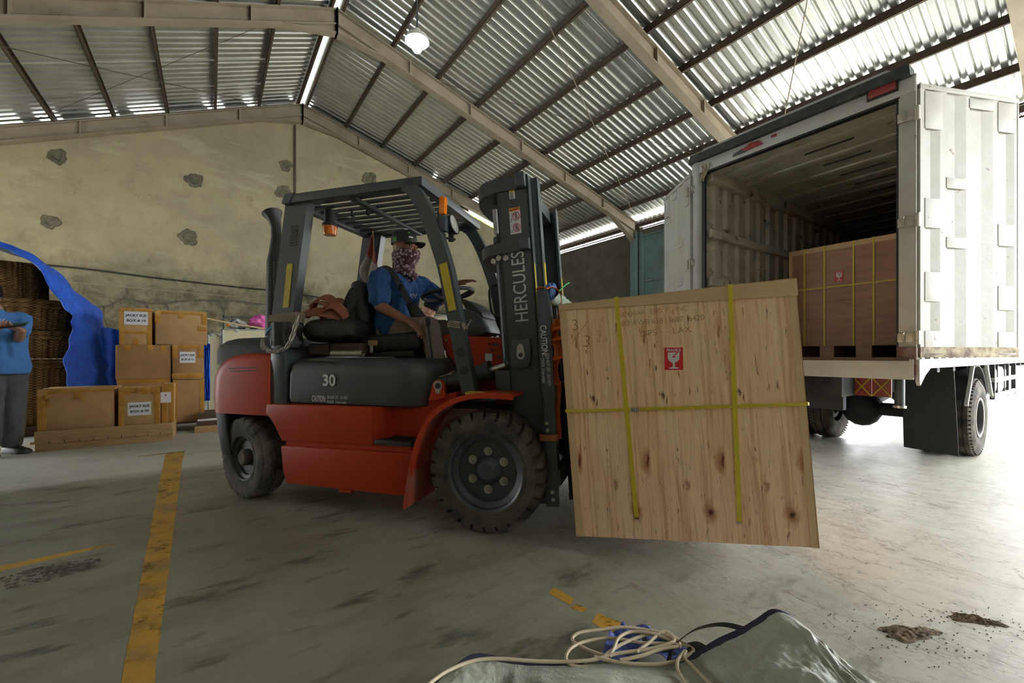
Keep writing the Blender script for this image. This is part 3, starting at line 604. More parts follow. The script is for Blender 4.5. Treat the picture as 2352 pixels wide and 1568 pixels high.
for s in (-1, 1):
    a, b = (-.47, -.40) if s < 0 else (.40, .47)
    po = MB().hexa([(-1.735, a, .98), (-1.55, a, .98), (-1.55, b, .98), (-1.735, b, .98), (-1.56, a, 2.10), (-1.365, a, 2.10), (-1.365, b, 2.10), (-1.56, b, 2.10)]).build('rear_post', 'grey', OG)
    if s < 0:
        MB().hexa([(-1.580, -.474, 1.366), (-1.532, -.474, 1.366), (-1.532, -.469, 1.366), (-1.580, -.469, 1.366), (-1.542, -.474, 1.675), (-1.494, -.474, 1.675), (-1.494, -.469, 1.675), (-1.542, -.469, 1.675)]).build('reflective_strip', 'yellow', po)
        for k in range(8):
            z = 1.808 + k * .018; x = -1.515 + (z - 1.8) * .13; MB().box((x + .022, -.4705, z), (.062, .005, .0105), (0, R(-4), 0)).build('vent_slot', 'black', po)
    pp = spline([(-.585, 0, 2.12), (-.525, 0, 2.075), (-.465, 0, 1.985), (-.405, 0, 1.86), (-.345, 0, 1.70), (-.30, 0, 1.56), (-.262, 0, 1.38), (-.215, 0, 1.15), (-.14, 0, .80)], 3)
    yy = -.465 if s < 0 else .465
    fpo = MB().sweep([(p.x, yy, p.z) for p in pp], (.07, lambda t: .088 - .0 * t) if False else (.07, .088), (0, 1, 0)).build('front_post', 'steel_blue' if s > 0 else 'grey', OG, 40)
    if s < 0:
        MB().hexa([(-.268, -.504, 1.298), (-.220, -.504, 1.306), (-.220, -.499, 1.306), (-.268, -.499, 1.298), (-.334, -.504, 1.588), (-.283, -.504, 1.600), (-.283, -.499, 1.600), (-.334, -.499, 1.588)]).build('reflective_strip', 'yellow', fpo)
        for z, x in ((1.045, -.193), (.935, -.169)): MB().cyl((x, -.503, z), (x, -.496, z), .029, n=18).build('access_hole', 'black', fpo)
        MB().tube([(-.305, -.47, 1.98), (-.36, -.46, 1.95), (-.36, -.45, 1.82), (-.33, -.42, 1.79)], .008, 6).build('lamp_bracket', 'steel_blue', fpo)
tw = thing('twine', 'frayed straw twine knotted around the near front guard post', 'twine', FKM @ V((-.235, -.465, 1.215)), FKR)
for i in range(6):
    z = (i - 2.5) * .006; MB().tube([(.055 * cos(a), .048 * sin(a), z + .006 * sin(2 * a + i)) for a in [2 * pi * k / 16 for k in range(16)]], .003, 5, closed=True).build('strand', 'cord', tw)
for i in range(5): MB().tube([(.055, -.045, .0), (.08, -.06, -.01 - .006 * i), (.10 + .006 * i, -.06, -.03 + .014 * i)], .0025, 5).build('frayed_end', 'cord', tw)
# lamps
hl = MB(); hl.lathe([(0, -.05), (.045, -.045), (.062, -.02), (.066, .012), (.060, .016)], 24, Matrix.Translation((-.30, -.38, 1.868)) @ Matrix.Rotation(R(78), 4, 'Y') @ Matrix.Rotation(0, 4, 'Z')); HL = hl.build('headlight', 'black', FK)
MB().lathe([(0, .022), (.03, .021), (.058, .014)], 24, Matrix.Translation((-.30, -.38, 1.868)) @ Matrix.Rotation(R(78), 4, 'Y')).build('headlight_lens', 'lens', HL)
MB().bb((-.325, -.39, 1.76), (-.295, -.37, 1.83)).build('headlight_stalk', 'black', HL)
MB().tube([(-.36, -.45, 1.80), (-.335, -.42, 1.775), (-.28, -.38, 1.77)], .007, 6).build('headlight_bracket', 'black', HL)
sg = MB().box((-.313, -.49, 1.953), (.040, .04, .106), (0, R(3), 0), .008).build('turn_signal', 'orange_plastic', FK)
MB().bb((-.345, -.49, 1.80), (-.30, -.44, 1.895), .006).build('signal_mount', 'steel_blue', sg)
bc = MB().lathe([(.0, 1.915), (.044, 1.917), (.048, 1.93), (.050, 1.985)], 20, Matrix.Translation((-1.348, -.27, 0))).build('beacon', 'orange_plastic', FK)
MB().lathe([(.054, 1.98), (.054, 2.0), (.04, 2.01), (.04, 2.10)], 20, Matrix.Translation((-1.348, -.27, 0))).build('beacon_base', 'black', bc)
for x in (-1.17, -1.04): MB().tube([(x, -.25, 2.10), (x, -.25, 2.045), (x + .02, -.25, 2.045)], .008, 6).build('hook', 'black', OG)
# exhaust stack
def perf_mat():
    m, nt, b = base('perforated_steel', (.02, .021, .021), .6)
    vo = nt.nodes.new('ShaderNodeTexVoronoi'); vo.inputs['Scale'].default_value = 62; vo.inputs['Randomness'].default_value = 0; nt.links.new(coords(nt), vo.inputs['Vector'])
    nt.links.new(_mix(nt, ramp(nt, vo.outputs['Distance'], .28, .36), rgba((.13, .13, .115)), rgba((.014, .015, .015))), b.inputs['Base Color']); return m
M['perf'] = perf_mat()
ey = -.2
ex = MB(); ex.tube([(-1.948, ey, 1.15), (-1.944, ey, 1.45), (-1.94, ey, 1.77)], .066, 20, radii=[.062, .060, .056]); EX = ex.build('exhaust_stack', 'perf', FK)
et = MB(); et.tube([(-1.94, ey, 1.765), (-1.93, ey, 1.85), (-1.922, ey, 1.96), (-1.925, ey, 2.05), (-1.945, ey, 2.115), (-1.965, ey, 2.165)], .05, 20, radii=[.057, .047, .038, .038, .050, .076], cap=False); et.build('exhaust_tip', 'black', EX)
MB().cyl((-1.95, ey, 1.13), (-1.95, ey, 1.165), .085, n=20).build('stack_flange', 'black', EX)

# mast, leaning back; its own frame: u forwards, w up the mast
TILT = R(-4.2)
def mpart(mb, name, m, parent=None, **k):
    o = mb.build(name, m, parent or FK, **k)
    if parent is None: o.location = (.14, 0, .15); o.rotation_euler = (0, TILT, 0)
    return o
oc = MB()
for s in (-1, 1):
    oc.bb((0, s * .395, -.02), (.205, s * .38, 1.965)); oc.bb((0, s * .395, -.02), (.014, s * .32, 1.965)); oc.bb((.191, s * .395, -.02), (.205, s * .32, 1.965))
oc.bb((0, -.39, 0), (.03, .39, .14)); oc.bb((-.01, -.38, .95), (.02, .38, 1.02))
MA = mpart(oc, 'mast', 'grey')
ic = MB()
for s in (-1, 1): ic.bb((.05, s * .325, .05), (.245, s * .312, 1.965)); ic.bb((.231, s * .325, .05), (.247, s * .25, 1.965)); ic.bb((.05, s * .325, .05), (.065, s * .25, 1.965))
ic.bb((.06, -.32, 1.86), (.20, .32, 1.95)); ic.bb((.06, -.32, .1), (.2, .32, .2))
mpart(ic, 'inner_mast', 'steel_blue', MA)
for s in (-1, 1): MB().bb((.247, s * .30, .3), (.2505, s * .265, 1.44)).build('yellow_edge', 'yellow', MA)
for s in (-1,): MB().bb((.2055, s * .392, 1.0), (.2085, s * .372, 1.42)).build('yellow_edge', 'yellow', MA)
for w0, hh in ((1.885, .085), (1.505, .07)):
    arc = [(p.x, p.y) for p in spline([(.02, -.405, 0), (-.09, -.375, 0), (-.165, -.27, 0), (-.2, -.12, 0), (-.205, 0, 0), (-.2, .12, 0), (-.165, .27, 0), (-.09, .375, 0), (.02, .405, 0)], 4)]
    mb = MB(); mb.prism(arc + [(.15, .405), (.15, .375), (-.005, .33), (-.02, .20), (-.02, -.20), (-.005, -.33), (.15, -.375), (.15, -.405)], 'xy', w0, w0 + hh); bo = mb.build('mast_bow', 'grey', MA, 30)
    MB().bb((.13, -.44, w0), (.195, -.395, w0 + hh), .008).build('bow_end', 'steel_blue', bo)
for s in (-1, 1):
    lc = MB().cyl((-.05, s * .22, .05), (-.05, s * .22, 1.62), .040, n=18).build('lift_cylinder', 'grey', MA)
    MB().cyl((-.05, s * .22, 1.62), (-.05, s * .22, 1.92), .028).build('lift_rod', 'grey', lc)
    MB().bb((-.078, s * .262, 1.68), (-.05, s * .247, 1.84)).build('white_decal', 'paper', lc)
    MB().cyl((-.05, s * .22, 1.62), (-.05, s * .22, 1.66), .048, n=18).build('gland_nut', 'black', lc)
for k, y in enumerate((-.10, -.03, .06)): MB().tube([(-.03, y, .3), (-.035, y, 1.0), (-.03, y, 1.5), (-.02, y, 1.9)], .013, 8).build('hydraulic_hose', 'black', MA)
for (a, b) in ((-.045, 1.465), (-.01, 1.48), (.035, 1.473)): MB().cyl((a, -.41, b), (a, -.37, b), .017, n=10).build('bow_bolt', 'zinc', MA)
tx = text('HERCULES', .118, 'white_print', MA, (.112, -.3965, 1.29), (pi / 2, -pi / 2, 0), fit=.425)
lab = MB().bb((.083, -.3975, 1.83), (.118, -.395, 1.885)).build('chain_label', 'paper', MA); MB().bb((.083, -.398, 1.874), (.118, -.3974, 1.886)).build('label_band', 'yellow', lab)
for k in range(3): MB().tube([(.100 + .006 * cos(a), -.3978, 1.839 + .013 * k + .007 * sin(a)) for a in [2 * pi * i / 10 for i in range(10)]], .0012, 4, closed=True).build('chain_symbol', 'black_print', lab)
lab = MB().bb((.075, -.3975, 1.615), (.143, -.395, 1.775)).build('warning_label', 'paper', MA)
MB().bb((.075, -.398, 1.754), (.143, -.3974, 1.776)).build('label_band', 'orange_plastic', lab)
MB().prism([(.080, 1.757), (.094, 1.757), (.087, 1.769)], 'xz', -.3985, -.398).build('warning_triangle', 'black_print', lab)
text('WARNING', .012, 'black_print', lab, (.118, -.3985, 1.764), FACE_R, sx=.7)
redl = mat('red_print', (.45, .02, .02), .6); M['red_print'] = redl
for zc in (1.722, 1.652):
    MB().tube([(.117 + .022 * cos(a), -.398, zc + .024 * sin(a)) for a in [2 * pi * i / 24 for i in range(24)]], .0022, 5, closed=True).build('ban_ring', 'red_print', lab)
    MB().tube([(.102, -.3985, zc + .016), (.132, -.3985, zc - .016)], .002, 5).build('ban_bar', 'red_print', lab)
    fg = MB(); fg.ball((.118, -.398, zc + .014), (.004, .001, .004), 8)
    for q in (((.118, zc + .009), (.116, zc - .006)), ((.116, zc - .006), (.110, zc - .018)), ((.116, zc - .006), (.124, zc - .018)), ((.118, zc + .006), (.108, zc - .004)), ((.118, zc + .006), (.127, zc))): fg.tube([(q[0][0], -.398, q[0][1]), (q[1][0], -.398, q[1][1])], .0016, 4)
    fg.build('person_symbol', 'black_print', lab)
    MB().tube([(.078, -.398, zc - .026), (.086, -.398, zc - .026), (.090, -.398, zc - .020), (.086, -.398, zc - .014), (.080, -.398, zc - .014)], .0015, 4).build('fork_symbol', 'black_print', lab)
# tilt cylinder clevis on the mast
cl = MB(); cl.prism([(.03, .80), (.14, .80), (.155, .86), (.155, .97), (.04, .97), (.02, .88)], 'xz', -.43, -.395, .01); CLV = cl.build('mast_clevis', 'grey', MA)
kp = MB(); kp.prism([(.095 + .026 * cos(a), .875 + .026 * sin(a)) for a in [pi + i * pi / 6 for i in range(7)]] + [(.095 + .018 * cos(a), .925 + .018 * sin(a)) for a in [i * pi / 6 for i in range(7)]], 'xz', -.434, -.43); kp.build('pin_keeper', 'zinc', CLV)
MB().cyl((.095, -.438, .875), (.095, -.43, .875), .013).build('clevis_pin', 'black', CLV); MB().cyl((.095, -.437, .922), (.095, -.43, .922), .009).build('keeper_bolt', 'chrome', CLV)
MB().bb((-.09, -.40, .62), (.01, -.30, .79), .008).build('mast_lug', 'grey', MA)
# carriage, load backrest, forks
ca = MB()
for z in (.12, .60): ca.bb((.255, -.50, z), (.30, .50, z + .09), .006)
CA = ca.build('carriage', 'grey', FK); CA.location = (.14, 0, .15); CA.rotation_euler = (0, TILT, 0)
for s in (-1, 1):
    bp = MB(); bp.prism([(.205, .0), (.28, .0), (.308, 1.16), (.300, 1.22), (.275, 1.245), (.238, 1.235)], 'xz', s * .505, s * .49, .003)
    bp.prism([(.205, .0), (.219, .0), (.252, 1.235), (.238, 1.235)], 'xz', s * .505, s * .455)
    BP = bp.build('backrest_side', 'steel_blue', CA)
    if s < 0:
        for a, b in ((.232, .475), (.234, .435), (.236, .085), (.238, .042)): MB().cyl((a + .01, -.512, b), (a + .01, -.503, b), .011, n=12).build('bolt_head', 'zinc', BP)
        text('CAUTION:', .052, 'white_print', BP, (.258, -.507, .945), (pi / 2, pi / 2, 0), bold=.01, sx=.72)
        text('DO NOT LIFT - DO NOT', .026, 'white_print', BP, (.273, -.507, .775), (pi / 2, pi / 2, 0), sx=.62)
        text('STACK , if not empty', .026, 'white_print', BP, (.243, -.507, .775), (pi / 2, pi / 2, 0), sx=.62)
M['green_wrap'] = mat('green_white_wrap', (.34, .38, .28), .9, 0, (.16, .24, .17), 5, lo=.48, hi=.52, stretch=(1, 9, 1), bmp=.4)
bar = MB(); q = [(.285 + .006 * sin(i * 1.9), -.40 + i * .03, 1.215 + .006 * cos(i * 2.3)) for i in range(27)]; bar.tube(q, .04, 12, radii=[.040 + .006 * (i % 2) for i in range(27)]); bar.build('wrapped_top_bar', 'green_wrap', CA)
for k in range(5): MB().bb((.262, -.36 + k * .165, .65), (.284, -.325 + k * .165, 1.21)).build('backrest_bar', 'grey', CA)
for s in (-1, 1):
    f = MB(); f.bb((.302, s * .31, .02), (.338, s * .19, .68), .006)
    f.hexa([(.302, s * .31, -.02), (1.32, s * .31, .005), (1.32, s * .19, .005), (.302, s * .19, -.02), (.302, s * .31, .025), (1.32, s * .31, .016), (1.32, s * .19, .016), (.302, s * .19, .025)])
    f.build('fork', 'black', CA)

# wheels
M['under_grey'] = mat('grimy_wheel_steel', (.040, .048, .05), .6, 0, (.07, .07, .06), 9)
def tyre(r, w, rim, nl, depth=.028):
    mb = MB(); M0 = Matrix.Rotation(pi / 2, 4, 'X'); k = (r - rim)
    mb.lathe([(rim, -w * .40), (rim + .1 * k, -w * .47), (rim + .35 * k, -w * .515), (rim + .62 * k, -w * .51), (r - depth - .012, -w * .485), (r - depth, -w * .44), (r - depth, w * .44), (r - depth - .012, w * .485), (rim + .62 * k, w * .51), (rim + .35 * k, w * .515), (rim + .1 * k, w * .47), (rim, w * .40)], 64, M0)
    for s in (-1, 1):
        for i in range(nl):
            a0 = 2 * pi * (i + (0 if s < 0 else .5)) / nl; da = 2 * pi / nl * .40; sk = 2 * pi / nl * .55
            def P(rr, a, y): return (rr * cos(a), y, rr * sin(a))
            lo, mid = r - depth - .004, r
            rings = []
            for (y, r1, t) in ((s * w * .505, r - .048, 0), (s * w * .498, r - .018, 0), (s * w * .455, r - .004, .02), (s * w * .30, r, .35), (s * w * .02, r, 1)):
                a = a0 + sk * t; b0 = max(r1 - .035, rim + .01) if y == s * w * .505 else r - depth - .006
                rings.append([P(b0, a - da, y * (.97 if b0 < r - .04 else 1)), P(b0, a + da, y * (.97 if b0 < r - .04 else 1)), P(r1, a + da * .92, y), P(r1, a - da * .92, y)])
            mb.loft(rings)
    return mb
def wheel(x, y, z, r, w, rim, nl, name, rz=0, nuts=6, face=-1):
    ty = tyre(r, w, rim, nl, .028 if nuts else .009).build('tyre', 'rubber', FK, 30, weld=False); ty.name = name; ty.location = (x, y, z); ty.rotation_euler = (0, 0, rz)
    f = face; rimm = 'steel_blue' if nuts else 'under_grey'
    def L(prof, mb): return mb.lathe([(a, -f * b) for a, b in prof], 48, Matrix.Rotation(pi / 2, 4, 'X'))
    k = rim / .232
    rm = L([(rim + .012, w * .44), (rim + .010, w * .475), (rim - .004 * k, w * .475), (rim - .016 * k, w * .44), (rim - .022 * k, w * .36), (rim - .05 * k, w * .30), (rim - .056 * k, w * .22), (.086 * k, w * .22), (.080 * k, w * .25), (.055 * k, w * .33), (.048 * k, w * .36), (0, w * .365)], MB()).build('rim', rimm, ty)
    L([(rim + .013, w * .47), (rim + .0135, w * .487), (rim + .001, w * .487), (rim - .004, w * .47)], MB()).build('lock_ring', 'rubber', ty)
    for i in range(nuts):
        a = 2 * pi * i / nuts + pi / 2; rr = .112 * k; c = V((rr * cos(a), f * w * .22, rr * sin(a)))
        nt_ = MB().cyl(c, c + V((0, f * .022 * k, 0)), .0205 * k, n=6); nt_.cyl(c, c + V((0, f * .036 * k, 0)), .011 * k, n=10); nt_.cyl(c, c + V((0, f * .006, 0)), .026 * k, n=16); nt_.build('wheel_nut', 'zinc', ty)
    if not nuts: L([(.058, w * .20), (.058, w * .44), (.045, w * .50), (.0, w * .52)], MB()).build('hub_cap', 'rubber', ty)
    if nuts:
        c = V((rim * .80, f * w * .23, 0)); MB().cyl(c, c + V((.0, f * .012, 0)), .016, n=12).build('valve_hole', 'black', ty)
    return ty
for s in (-1, 1): wheel(.0, s * .475, .353, .353, .25, .232, 26, 'front_tyre', 0, 6, s)
for s in (-1, 1): wheel(-1.865, s * .45, .29, .29, .185, .165, 20, 'rear_tyre', R(-14), 0, s)

# grab handle by the far front post, mirror-side loop
MB().tube(spline([(-.20, .40, 1.60), (-.29, .40, 1.60), (-.335, .40, 1.56), (-.33, .40, 1.46), (-.312, .40, 1.37), (-.27, .40, 1.335), (-.19, .40, 1.30)], 4), .011, 8).build('grab_handle', 'black', FK)
MB().box((-.27, .40, 1.26), (.05, .03, .17), (0, R(28), 0), .006).build('handle_mount', 'black', FK)

# ---- the crate on the forks
def ply_mat():
    m, nt, b = base('knotty_plywood', (.5, .3, .15), .62, 0, .3)
    t = nt.nodes.new('ShaderNodeTexCoord'); sp = nt.nodes.new('ShaderNodeSeparateXYZ'); nt.links.new(t.outputs['Object'], sp.inputs[0])
    X = math_(nt, 'ADD', sp.outputs['X'], math_(nt, 'MULTIPLY', sp.outputs['Y'], .13)); Z = sp.outputs['Z']
    per = .336
    Xm = math_(nt, 'SUBTRACT', math_(nt, 'MODULO', math_(nt, 'ADD', X, 3.36), per), per / 2)      # the peeled veneer repeats itself
    cmb = nt.nodes.new('ShaderNodeCombineXYZ'); nt.links.new(Xm, cmb.inputs[0]); nt.links.new(Z, cmb.inputs[2]); nt.links.new(math_(nt, 'MULTIPLY', X, .12), cmb.inputs[1])
    def nz(sx, sz, sc, det=5, dist=0.0, ro=.6):
        mp = nt.nodes.new('ShaderNodeMapping'); mp.inputs['Scale'].default_value = (sx, 1, sz); nt.links.new(cmb.outputs[0], mp.inputs[0]); return noise(nt, mp.outputs[0], sc, det, ro, dist)
    c = _mix(nt, ramp(nt, nz(9, .9, 1.6, 5, .6), .36, .66), rgba(srgb(242, 212, 168)), rgba(srgb(230, 190, 146)))
    low = ramp(nt, math_(nt, 'ADD', Z, math_(nt, 'MULTIPLY', nz(7, .6, 1.5, 3), .5)), .45, .85)
    c = _mix(nt, low, _mix(nt, .5, c, rgba(srgb(238, 204, 174))), c)
    c = _mix(nt, math_(nt, 'MULTIPLY', ramp(nt, nz(22, .8, 2.2, 6, .4), .50, .64), .42), c, rgba(srgb(176, 116, 70)))
    c = _mix(nt, math_(nt, 'MULTIPLY', ramp(nt, nz(7, .7, 1.3, 4, 1.0), .56, .68), .55), c, rgba(srgb(178, 112, 74)))
    c = _mix(nt, math_(nt, 'MULTIPLY', ramp(nt, nz(26, 5, 2.4, 4), .62, .71), .75), c, rgba(srgb(112, 58, 34)))
    c = _mix(nt, math_(nt, 'MULTIPLY', ramp(nt, nz(60, 3, 3, 5), .45, .7), .22), c, rgba(srgb(150, 100, 64)))
    wob = math_(nt, 'MULTIPLY', math_(nt, 'SUBTRACT', nz(18, 9, 1.6, 4), .5), .05)
    def spot(x, z, rx, rz, col, amt, ring=0):
        dx = math_(nt, 'DIVIDE', math_(nt, 'ADD', math_(nt, 'SUBTRACT', Xm, x), wob), rx); dz = math_(nt, 'DIVIDE', math_(nt, 'ADD', math_(nt, 'SUBTRACT', Z, z), wob), rz)
        d = math_(nt, 'SQRT', math_(nt, 'ADD', math_(nt, 'MULTIPLY', dx, dx), math_(nt, 'MULTIPLY', dz, dz)))
        f = ramp(nt, d, .35, 1.0, (1, 1, 1), (0, 0, 0))
        return _mix(nt, math_(nt, 'MULTIPLY', f, amt), c, rgba(srgb(*col)))
    off = per / 2
    c = spot(.219 - off, .140, .035, .075, (158, 96, 54), .8); c = spot(.219 - off, .138, .014, .020, (66, 36, 22), .95)
    c = spot(.283 - off, .375, .026, .085, (176, 116, 72), .8); c = spot(.290 - off, .385, .010, .045, (104, 54, 30), .9)
    c = spot(.050 - off, .70, .007, .03, (74, 38, 24), .9); c = spot(.072 - off, .685, .006, .024, (90, 46, 28), .9)
    c = spot(.030 - off, .84, .006, .022, (80, 42, 26), .9); c = spot(.325 - off, .995, .011, .038, (110, 60, 34), .9); c = spot(.326 - off, 1.03, .024, .075, (196, 138, 88), .6)
    c = spot(.035 - off, .95, .010, .012, (110, 62, 38), .8); c = spot(.10 - off, .44, .006, .012, (70, 40, 26), .8); c = spot(.13 - off, .27, .011, .04, (150, 92, 56), .7)
    nt.links.new(c, b.inputs['Base Color']); bump(nt, b, nz(50, 2, 3, 4), .12, .004); return m
M['ply'] = ply_mat()
M['kraft'] = mat('kraft_edge_board', srgb(204, 174, 130), .7, 0, srgb(192, 162, 120), 4)
M['band'] = mat('yellow_strapping_band', srgb(206, 186, 40), .45, 0, srgb(190, 170, 40), 20)
M['sticker_red'] = mat('red_sticker', srgb(206, 36, 44), .45)
M['pencil'] = mat('pencil_line', srgb(140, 104, 72), .8)
CRM = FKM @ Matrix.Translation((.544, 0, .095)) @ Matrix.Rotation(R(-4.4), 4, 'Y')
def crate_root(name, label, mtx, cat='crate', group=None):
    t = thing(name, label, cat, group=group); t.matrix_world = mtx; return t
def fragile(parent, x, y, z, w, h, roll=0):
    r = MB().bb((-w / 2, -.0008, -h / 2), (w / 2, .0, h / 2)).build('fragile_sticker', 'sticker_red', parent); r.location = (x, y, z); r.rotation_euler = (0, roll, 0)
    text('FRAGILE', h * .17, 'white_print', r, (0, -.0012, h * .385), FACE_R, bold=.025, sx=w / h * 1.22, ext=.0002)
    g = MB(); o = [(-.27, .27), (.27, .27)] + [(.27 * cos(a) , .27 * 0 - .02 + .20 * sin(a)) for a in [-i * pi / 12 for i in range(0, 13)]]
    o = [(-.27, .29), (-.27, .05), (-.24, -.05), (-.16, -.13), (-.05, -.17), (-.045, -.36), (-.22, -.40), (-.22, -.44), (.22, -.44), (.22, -.40), (.045, -.36), (.05, -.17), (.16, -.13), (.24, -.05), (.27, .05), (.27, .29)]
    g.prism([(a * h * .92, b * h) for a, b in o], 'xz', -.0013, -.0009); g.build('goblet_symbol', 'white_print', r)
    k = MB(); k.prism([(a * h, b * h) for a, b in ((.20, .285), (.02, .12), (.10, .11), (-.10, -.06), (.02, .06), (-.07, .075), (.12, .285))], 'xz', -.0018, -.0014); k.build('crack_symbol', 'sticker_red', r)
    return r
def strap(parent, pts, side, w=.019, t=.0025, m='band', name='strapping_band'):
    return MB().sweep(pts, (w, t), side).build(name, m, parent)
CW_, CD_, CHH = 1.073, 1.36, 1.197; Y0 = -.68
CR = crate_root('plywood_crate', 'knotty plywood crate with yellow bands raised on the forklift forks', CRM)
for nm, lo, hi in (('side_panel', (.004, Y0, 0), (1.069, Y0 + .012, 1.19)), ('side_panel', (.004, -Y0 - .012, 0), (1.069, -Y0, 1.19)), ('end_panel', (.004, Y0 + .012, .11), (.016, -Y0 - .012, 1.19)), ('end_panel', (1.057, Y0 + .012, .02), (1.069, -Y0 - .012, 1.19)), ('top_panel', (.004, Y0, 1.178), (1.069, -Y0, 1.19)), ('base_panel', (.016, Y0 + .012, .10), (1.057, -Y0 - .012, .115))):
    MB().bb(lo, hi).build(nm, 'ply', CR, smooth=0)
for y in (-.66, -.06, .55): MB().bb((.02, y, .0), (1.05, y + .1, .10)).build('skid', 'wood', CR)
for (xa, xb) in ((-.003, .036), (1.044, 1.0755)):                                   # folded kraft corner boards
    for yy, s in ((Y0, -1), (-Y0, 1)):
        eb = MB(); eb.bb((xa, yy, 0), (xb, yy + s * .004, 1.197))
        xe = xa if xa < .5 else xb
        eb.bb((xe, yy + s * .004, 0), (xe + (.004 if xa < .5 else -.004), yy - s * .05, 1.197)); eb.build('edge_board', 'kraft', CR)
eb = MB(); eb.hexa([(-.004, Y0 - .007, 1.172), (1.079, Y0 - .007, 1.122), (1.079, Y0 - .003, 1.122), (-.004, Y0 - .003, 1.172), (-.004, Y0 - .007, 1.202), (1.079, Y0 - .007, 1.202), (1.079, Y0 - .003, 1.202), (-.004, Y0 - .003, 1.202)])
eb.bb((-.004, Y0 - .007, 1.198), (1.079, Y0 + .06, 1.202)); eb.build('top_edge_board', 'kraft', CR)
MB().bb((-.004, -Y0 + .007, 1.12), (1.079, -Y0 + .003, 1.2)).build('top_edge_board', 'kraft', CR)
def vband(x0, x1, zb):
    strap(CR, [(x1, Y0 - .004, zb), (x1, Y0 - .0095, zb + .02), (x0, Y0 - .0095, 1.202), (x0, Y0, 1.2065)], (1, 0, 0), .021)
    strap(CR, [(x0, Y0, 1.2065), (x0, -Y0, 1.2065)], (1, 0, 0), .021)
vband(.292, .306, .106); vband(.809, .765, .106)
MB().bb((.296, Y0 - .008, .100), (.317, Y0, .108)).build('band_hole', 'oldwood', CR); MB().bb((.752, Y0 - .008, .094), (.778, Y0 - .002, .102)).build('band_clip', 'zinc', CR)
strap(CR, [(-.008, Y0 + .3, .647), (-.008, Y0 - .008, .647), (.0, Y0 - .0115, .646), (1.078, Y0 - .0115, .637), (1.083, Y0 - .006, .637), (1.083, -Y0, .637)], (0, 0, 1), .014)
hc = MB().bb((.319, Y0 - .0145, .632), (.362, Y0 - .0095, .650)).build('band_clip', 'zinc', CR)
for k in range(4): MB().bb((.326 + k * .009, Y0 - .0152, .632), (.328 + k * .009, Y0 - .0145, .650)).build('clip_crimp', 'steel_blue', hc)
fragile(CR, .538, Y0 - .0005, .878, .084, .108, R(3.5))
def pencil(s, size, x, z, roll=0, sx=1): 
    o = text(s, size, 'pencil', CR, (x, Y0 - .0006, z), (pi / 2, 0, 0), sx=sx, bold=-.02, ext=.0002, name='pencil_writing'); o.rotation_euler = Euler((pi / 2, 0, 0)); o.rotation_euler.rotate(Euler((0, roll, 0))); return o
pencil('3', .085, .075, 1.085, 0); pencil('3', .09, .128, .995, .2); MB().tube([(.06, Y0 - .0008, 1.005), (.145, Y0 - .0008, 1.105)], .0012, 4).build('pencil_stroke', 'pencil', CR)
pencil('AIDENIAR   ERD  P    INC', .036, .455, 1.115, 0, .82); pencil('NO AWB 618  3687  6420', .038, .49, 1.067, .02, .95); pencil('DPS \u2014 LAX', .042, .51, 1.012, -.01, 1.1)
pencil('\u2021', .05, .196, 1.04, 0); pencil('# #', .04, .205, 1.0, .0)
pencil('F', .04, .735, 1.075); pencil('T', .04, .80, 1.0)
# orange lashing, rag
M['orange_web'] = mat('orange_webbing', (.60, .13, .02), .85, 0, (.50, .10, .02), 30, bmp=.3, bscale=120)
M['orange_faded'] = mat('faded_orange_webbing', (.42, .15, .075), .9, 0, (.34, .11, .055), 20, bmp=.4, bscale=60)
M['blue_cloth'] = mat('crinkled_blue_cloth', (.03, .10, .30), .8, 0, (.12, .22, .42), 12, bmp=.6, bscale=20)
osr = thing('lashing_strap', 'orange lashing strap wound round the load backrest beside the crate', 'strap', FKP, FKR)
def web(parent, pts, side, w, t=.004, m='orange_web', name='strap_turn'): return MB().sweep(spline(pts, 4), (w, t), side).build(name, m, parent, 60)
web(osr, [(.345, -.50, 1.405), (.37, -.47, 1.418), (.405, -.45, 1.40), (.418, -.44, 1.35), (.405, -.44, 1.29), (.385, -.44, 1.22)], (.2, -1, 0), .05)
web(osr, [(.285, -.505, 1.405), (.31, -.508, 1.418), (.345, -.508, 1.41)], (0, 1, 0), .03)
web(osr, [(.395, -.44, 1.24), (.375, -.45, 1.15), (.40, -.44, 1.05), (.375, -.45, .95), (.395, -.44, .85), (.39, -.45, .72), (.40, -.46, .60), (.405, -.47, .55)], (.9, -.5, 0), .055, m='orange_web')
for z in (1.18, 1.12, 1.01): MB().tube([(.385 + .035 * cos(a), -.45 + .03 * sin(a), z + .01 * cos(a)) for a in [2 * pi * i / 14 for i in range(14)]], .012, 6, closed=True).build('strap_knot', 'orange_web', osr)
web(osr, [(.40, -.46, .575), (.41, -.50, .565), (.36, -.515, .56), (.31, -.515, .56), (.30, -.49, .56)], (0, 0, 1), .035, m='orange_faded')
rag = thing('blue_rag', 'crumpled blue cloth tucked on top of the load backrest', 'rag', FKM @ V((.36, -.44, 1.40)), FKR)
MB().grid(lambda u, v: ((.035 + .010 * sin(9 * u * pi + 5 * v)) * cos(2 * pi * u) * sin(pi * v + .02), .05 * sin(2 * pi * u) * sin(pi * v + .02), -.045 * cos(pi * v) + .008 * sin(13 * u + 8 * v)), 24, 12).build('cloth', 'blue_cloth', rag, 60)
gs = tag(MB().tube([FKM @ V(p) for p in ((.40, -.43, 1.40), (.43, -.36, 1.45), (.44, -.30, 1.47))], .004, 6).build('green_string', mat('green_string', (.05, .35, .12), .7)), 'green string end sticking up beside the crate corner', 'string')
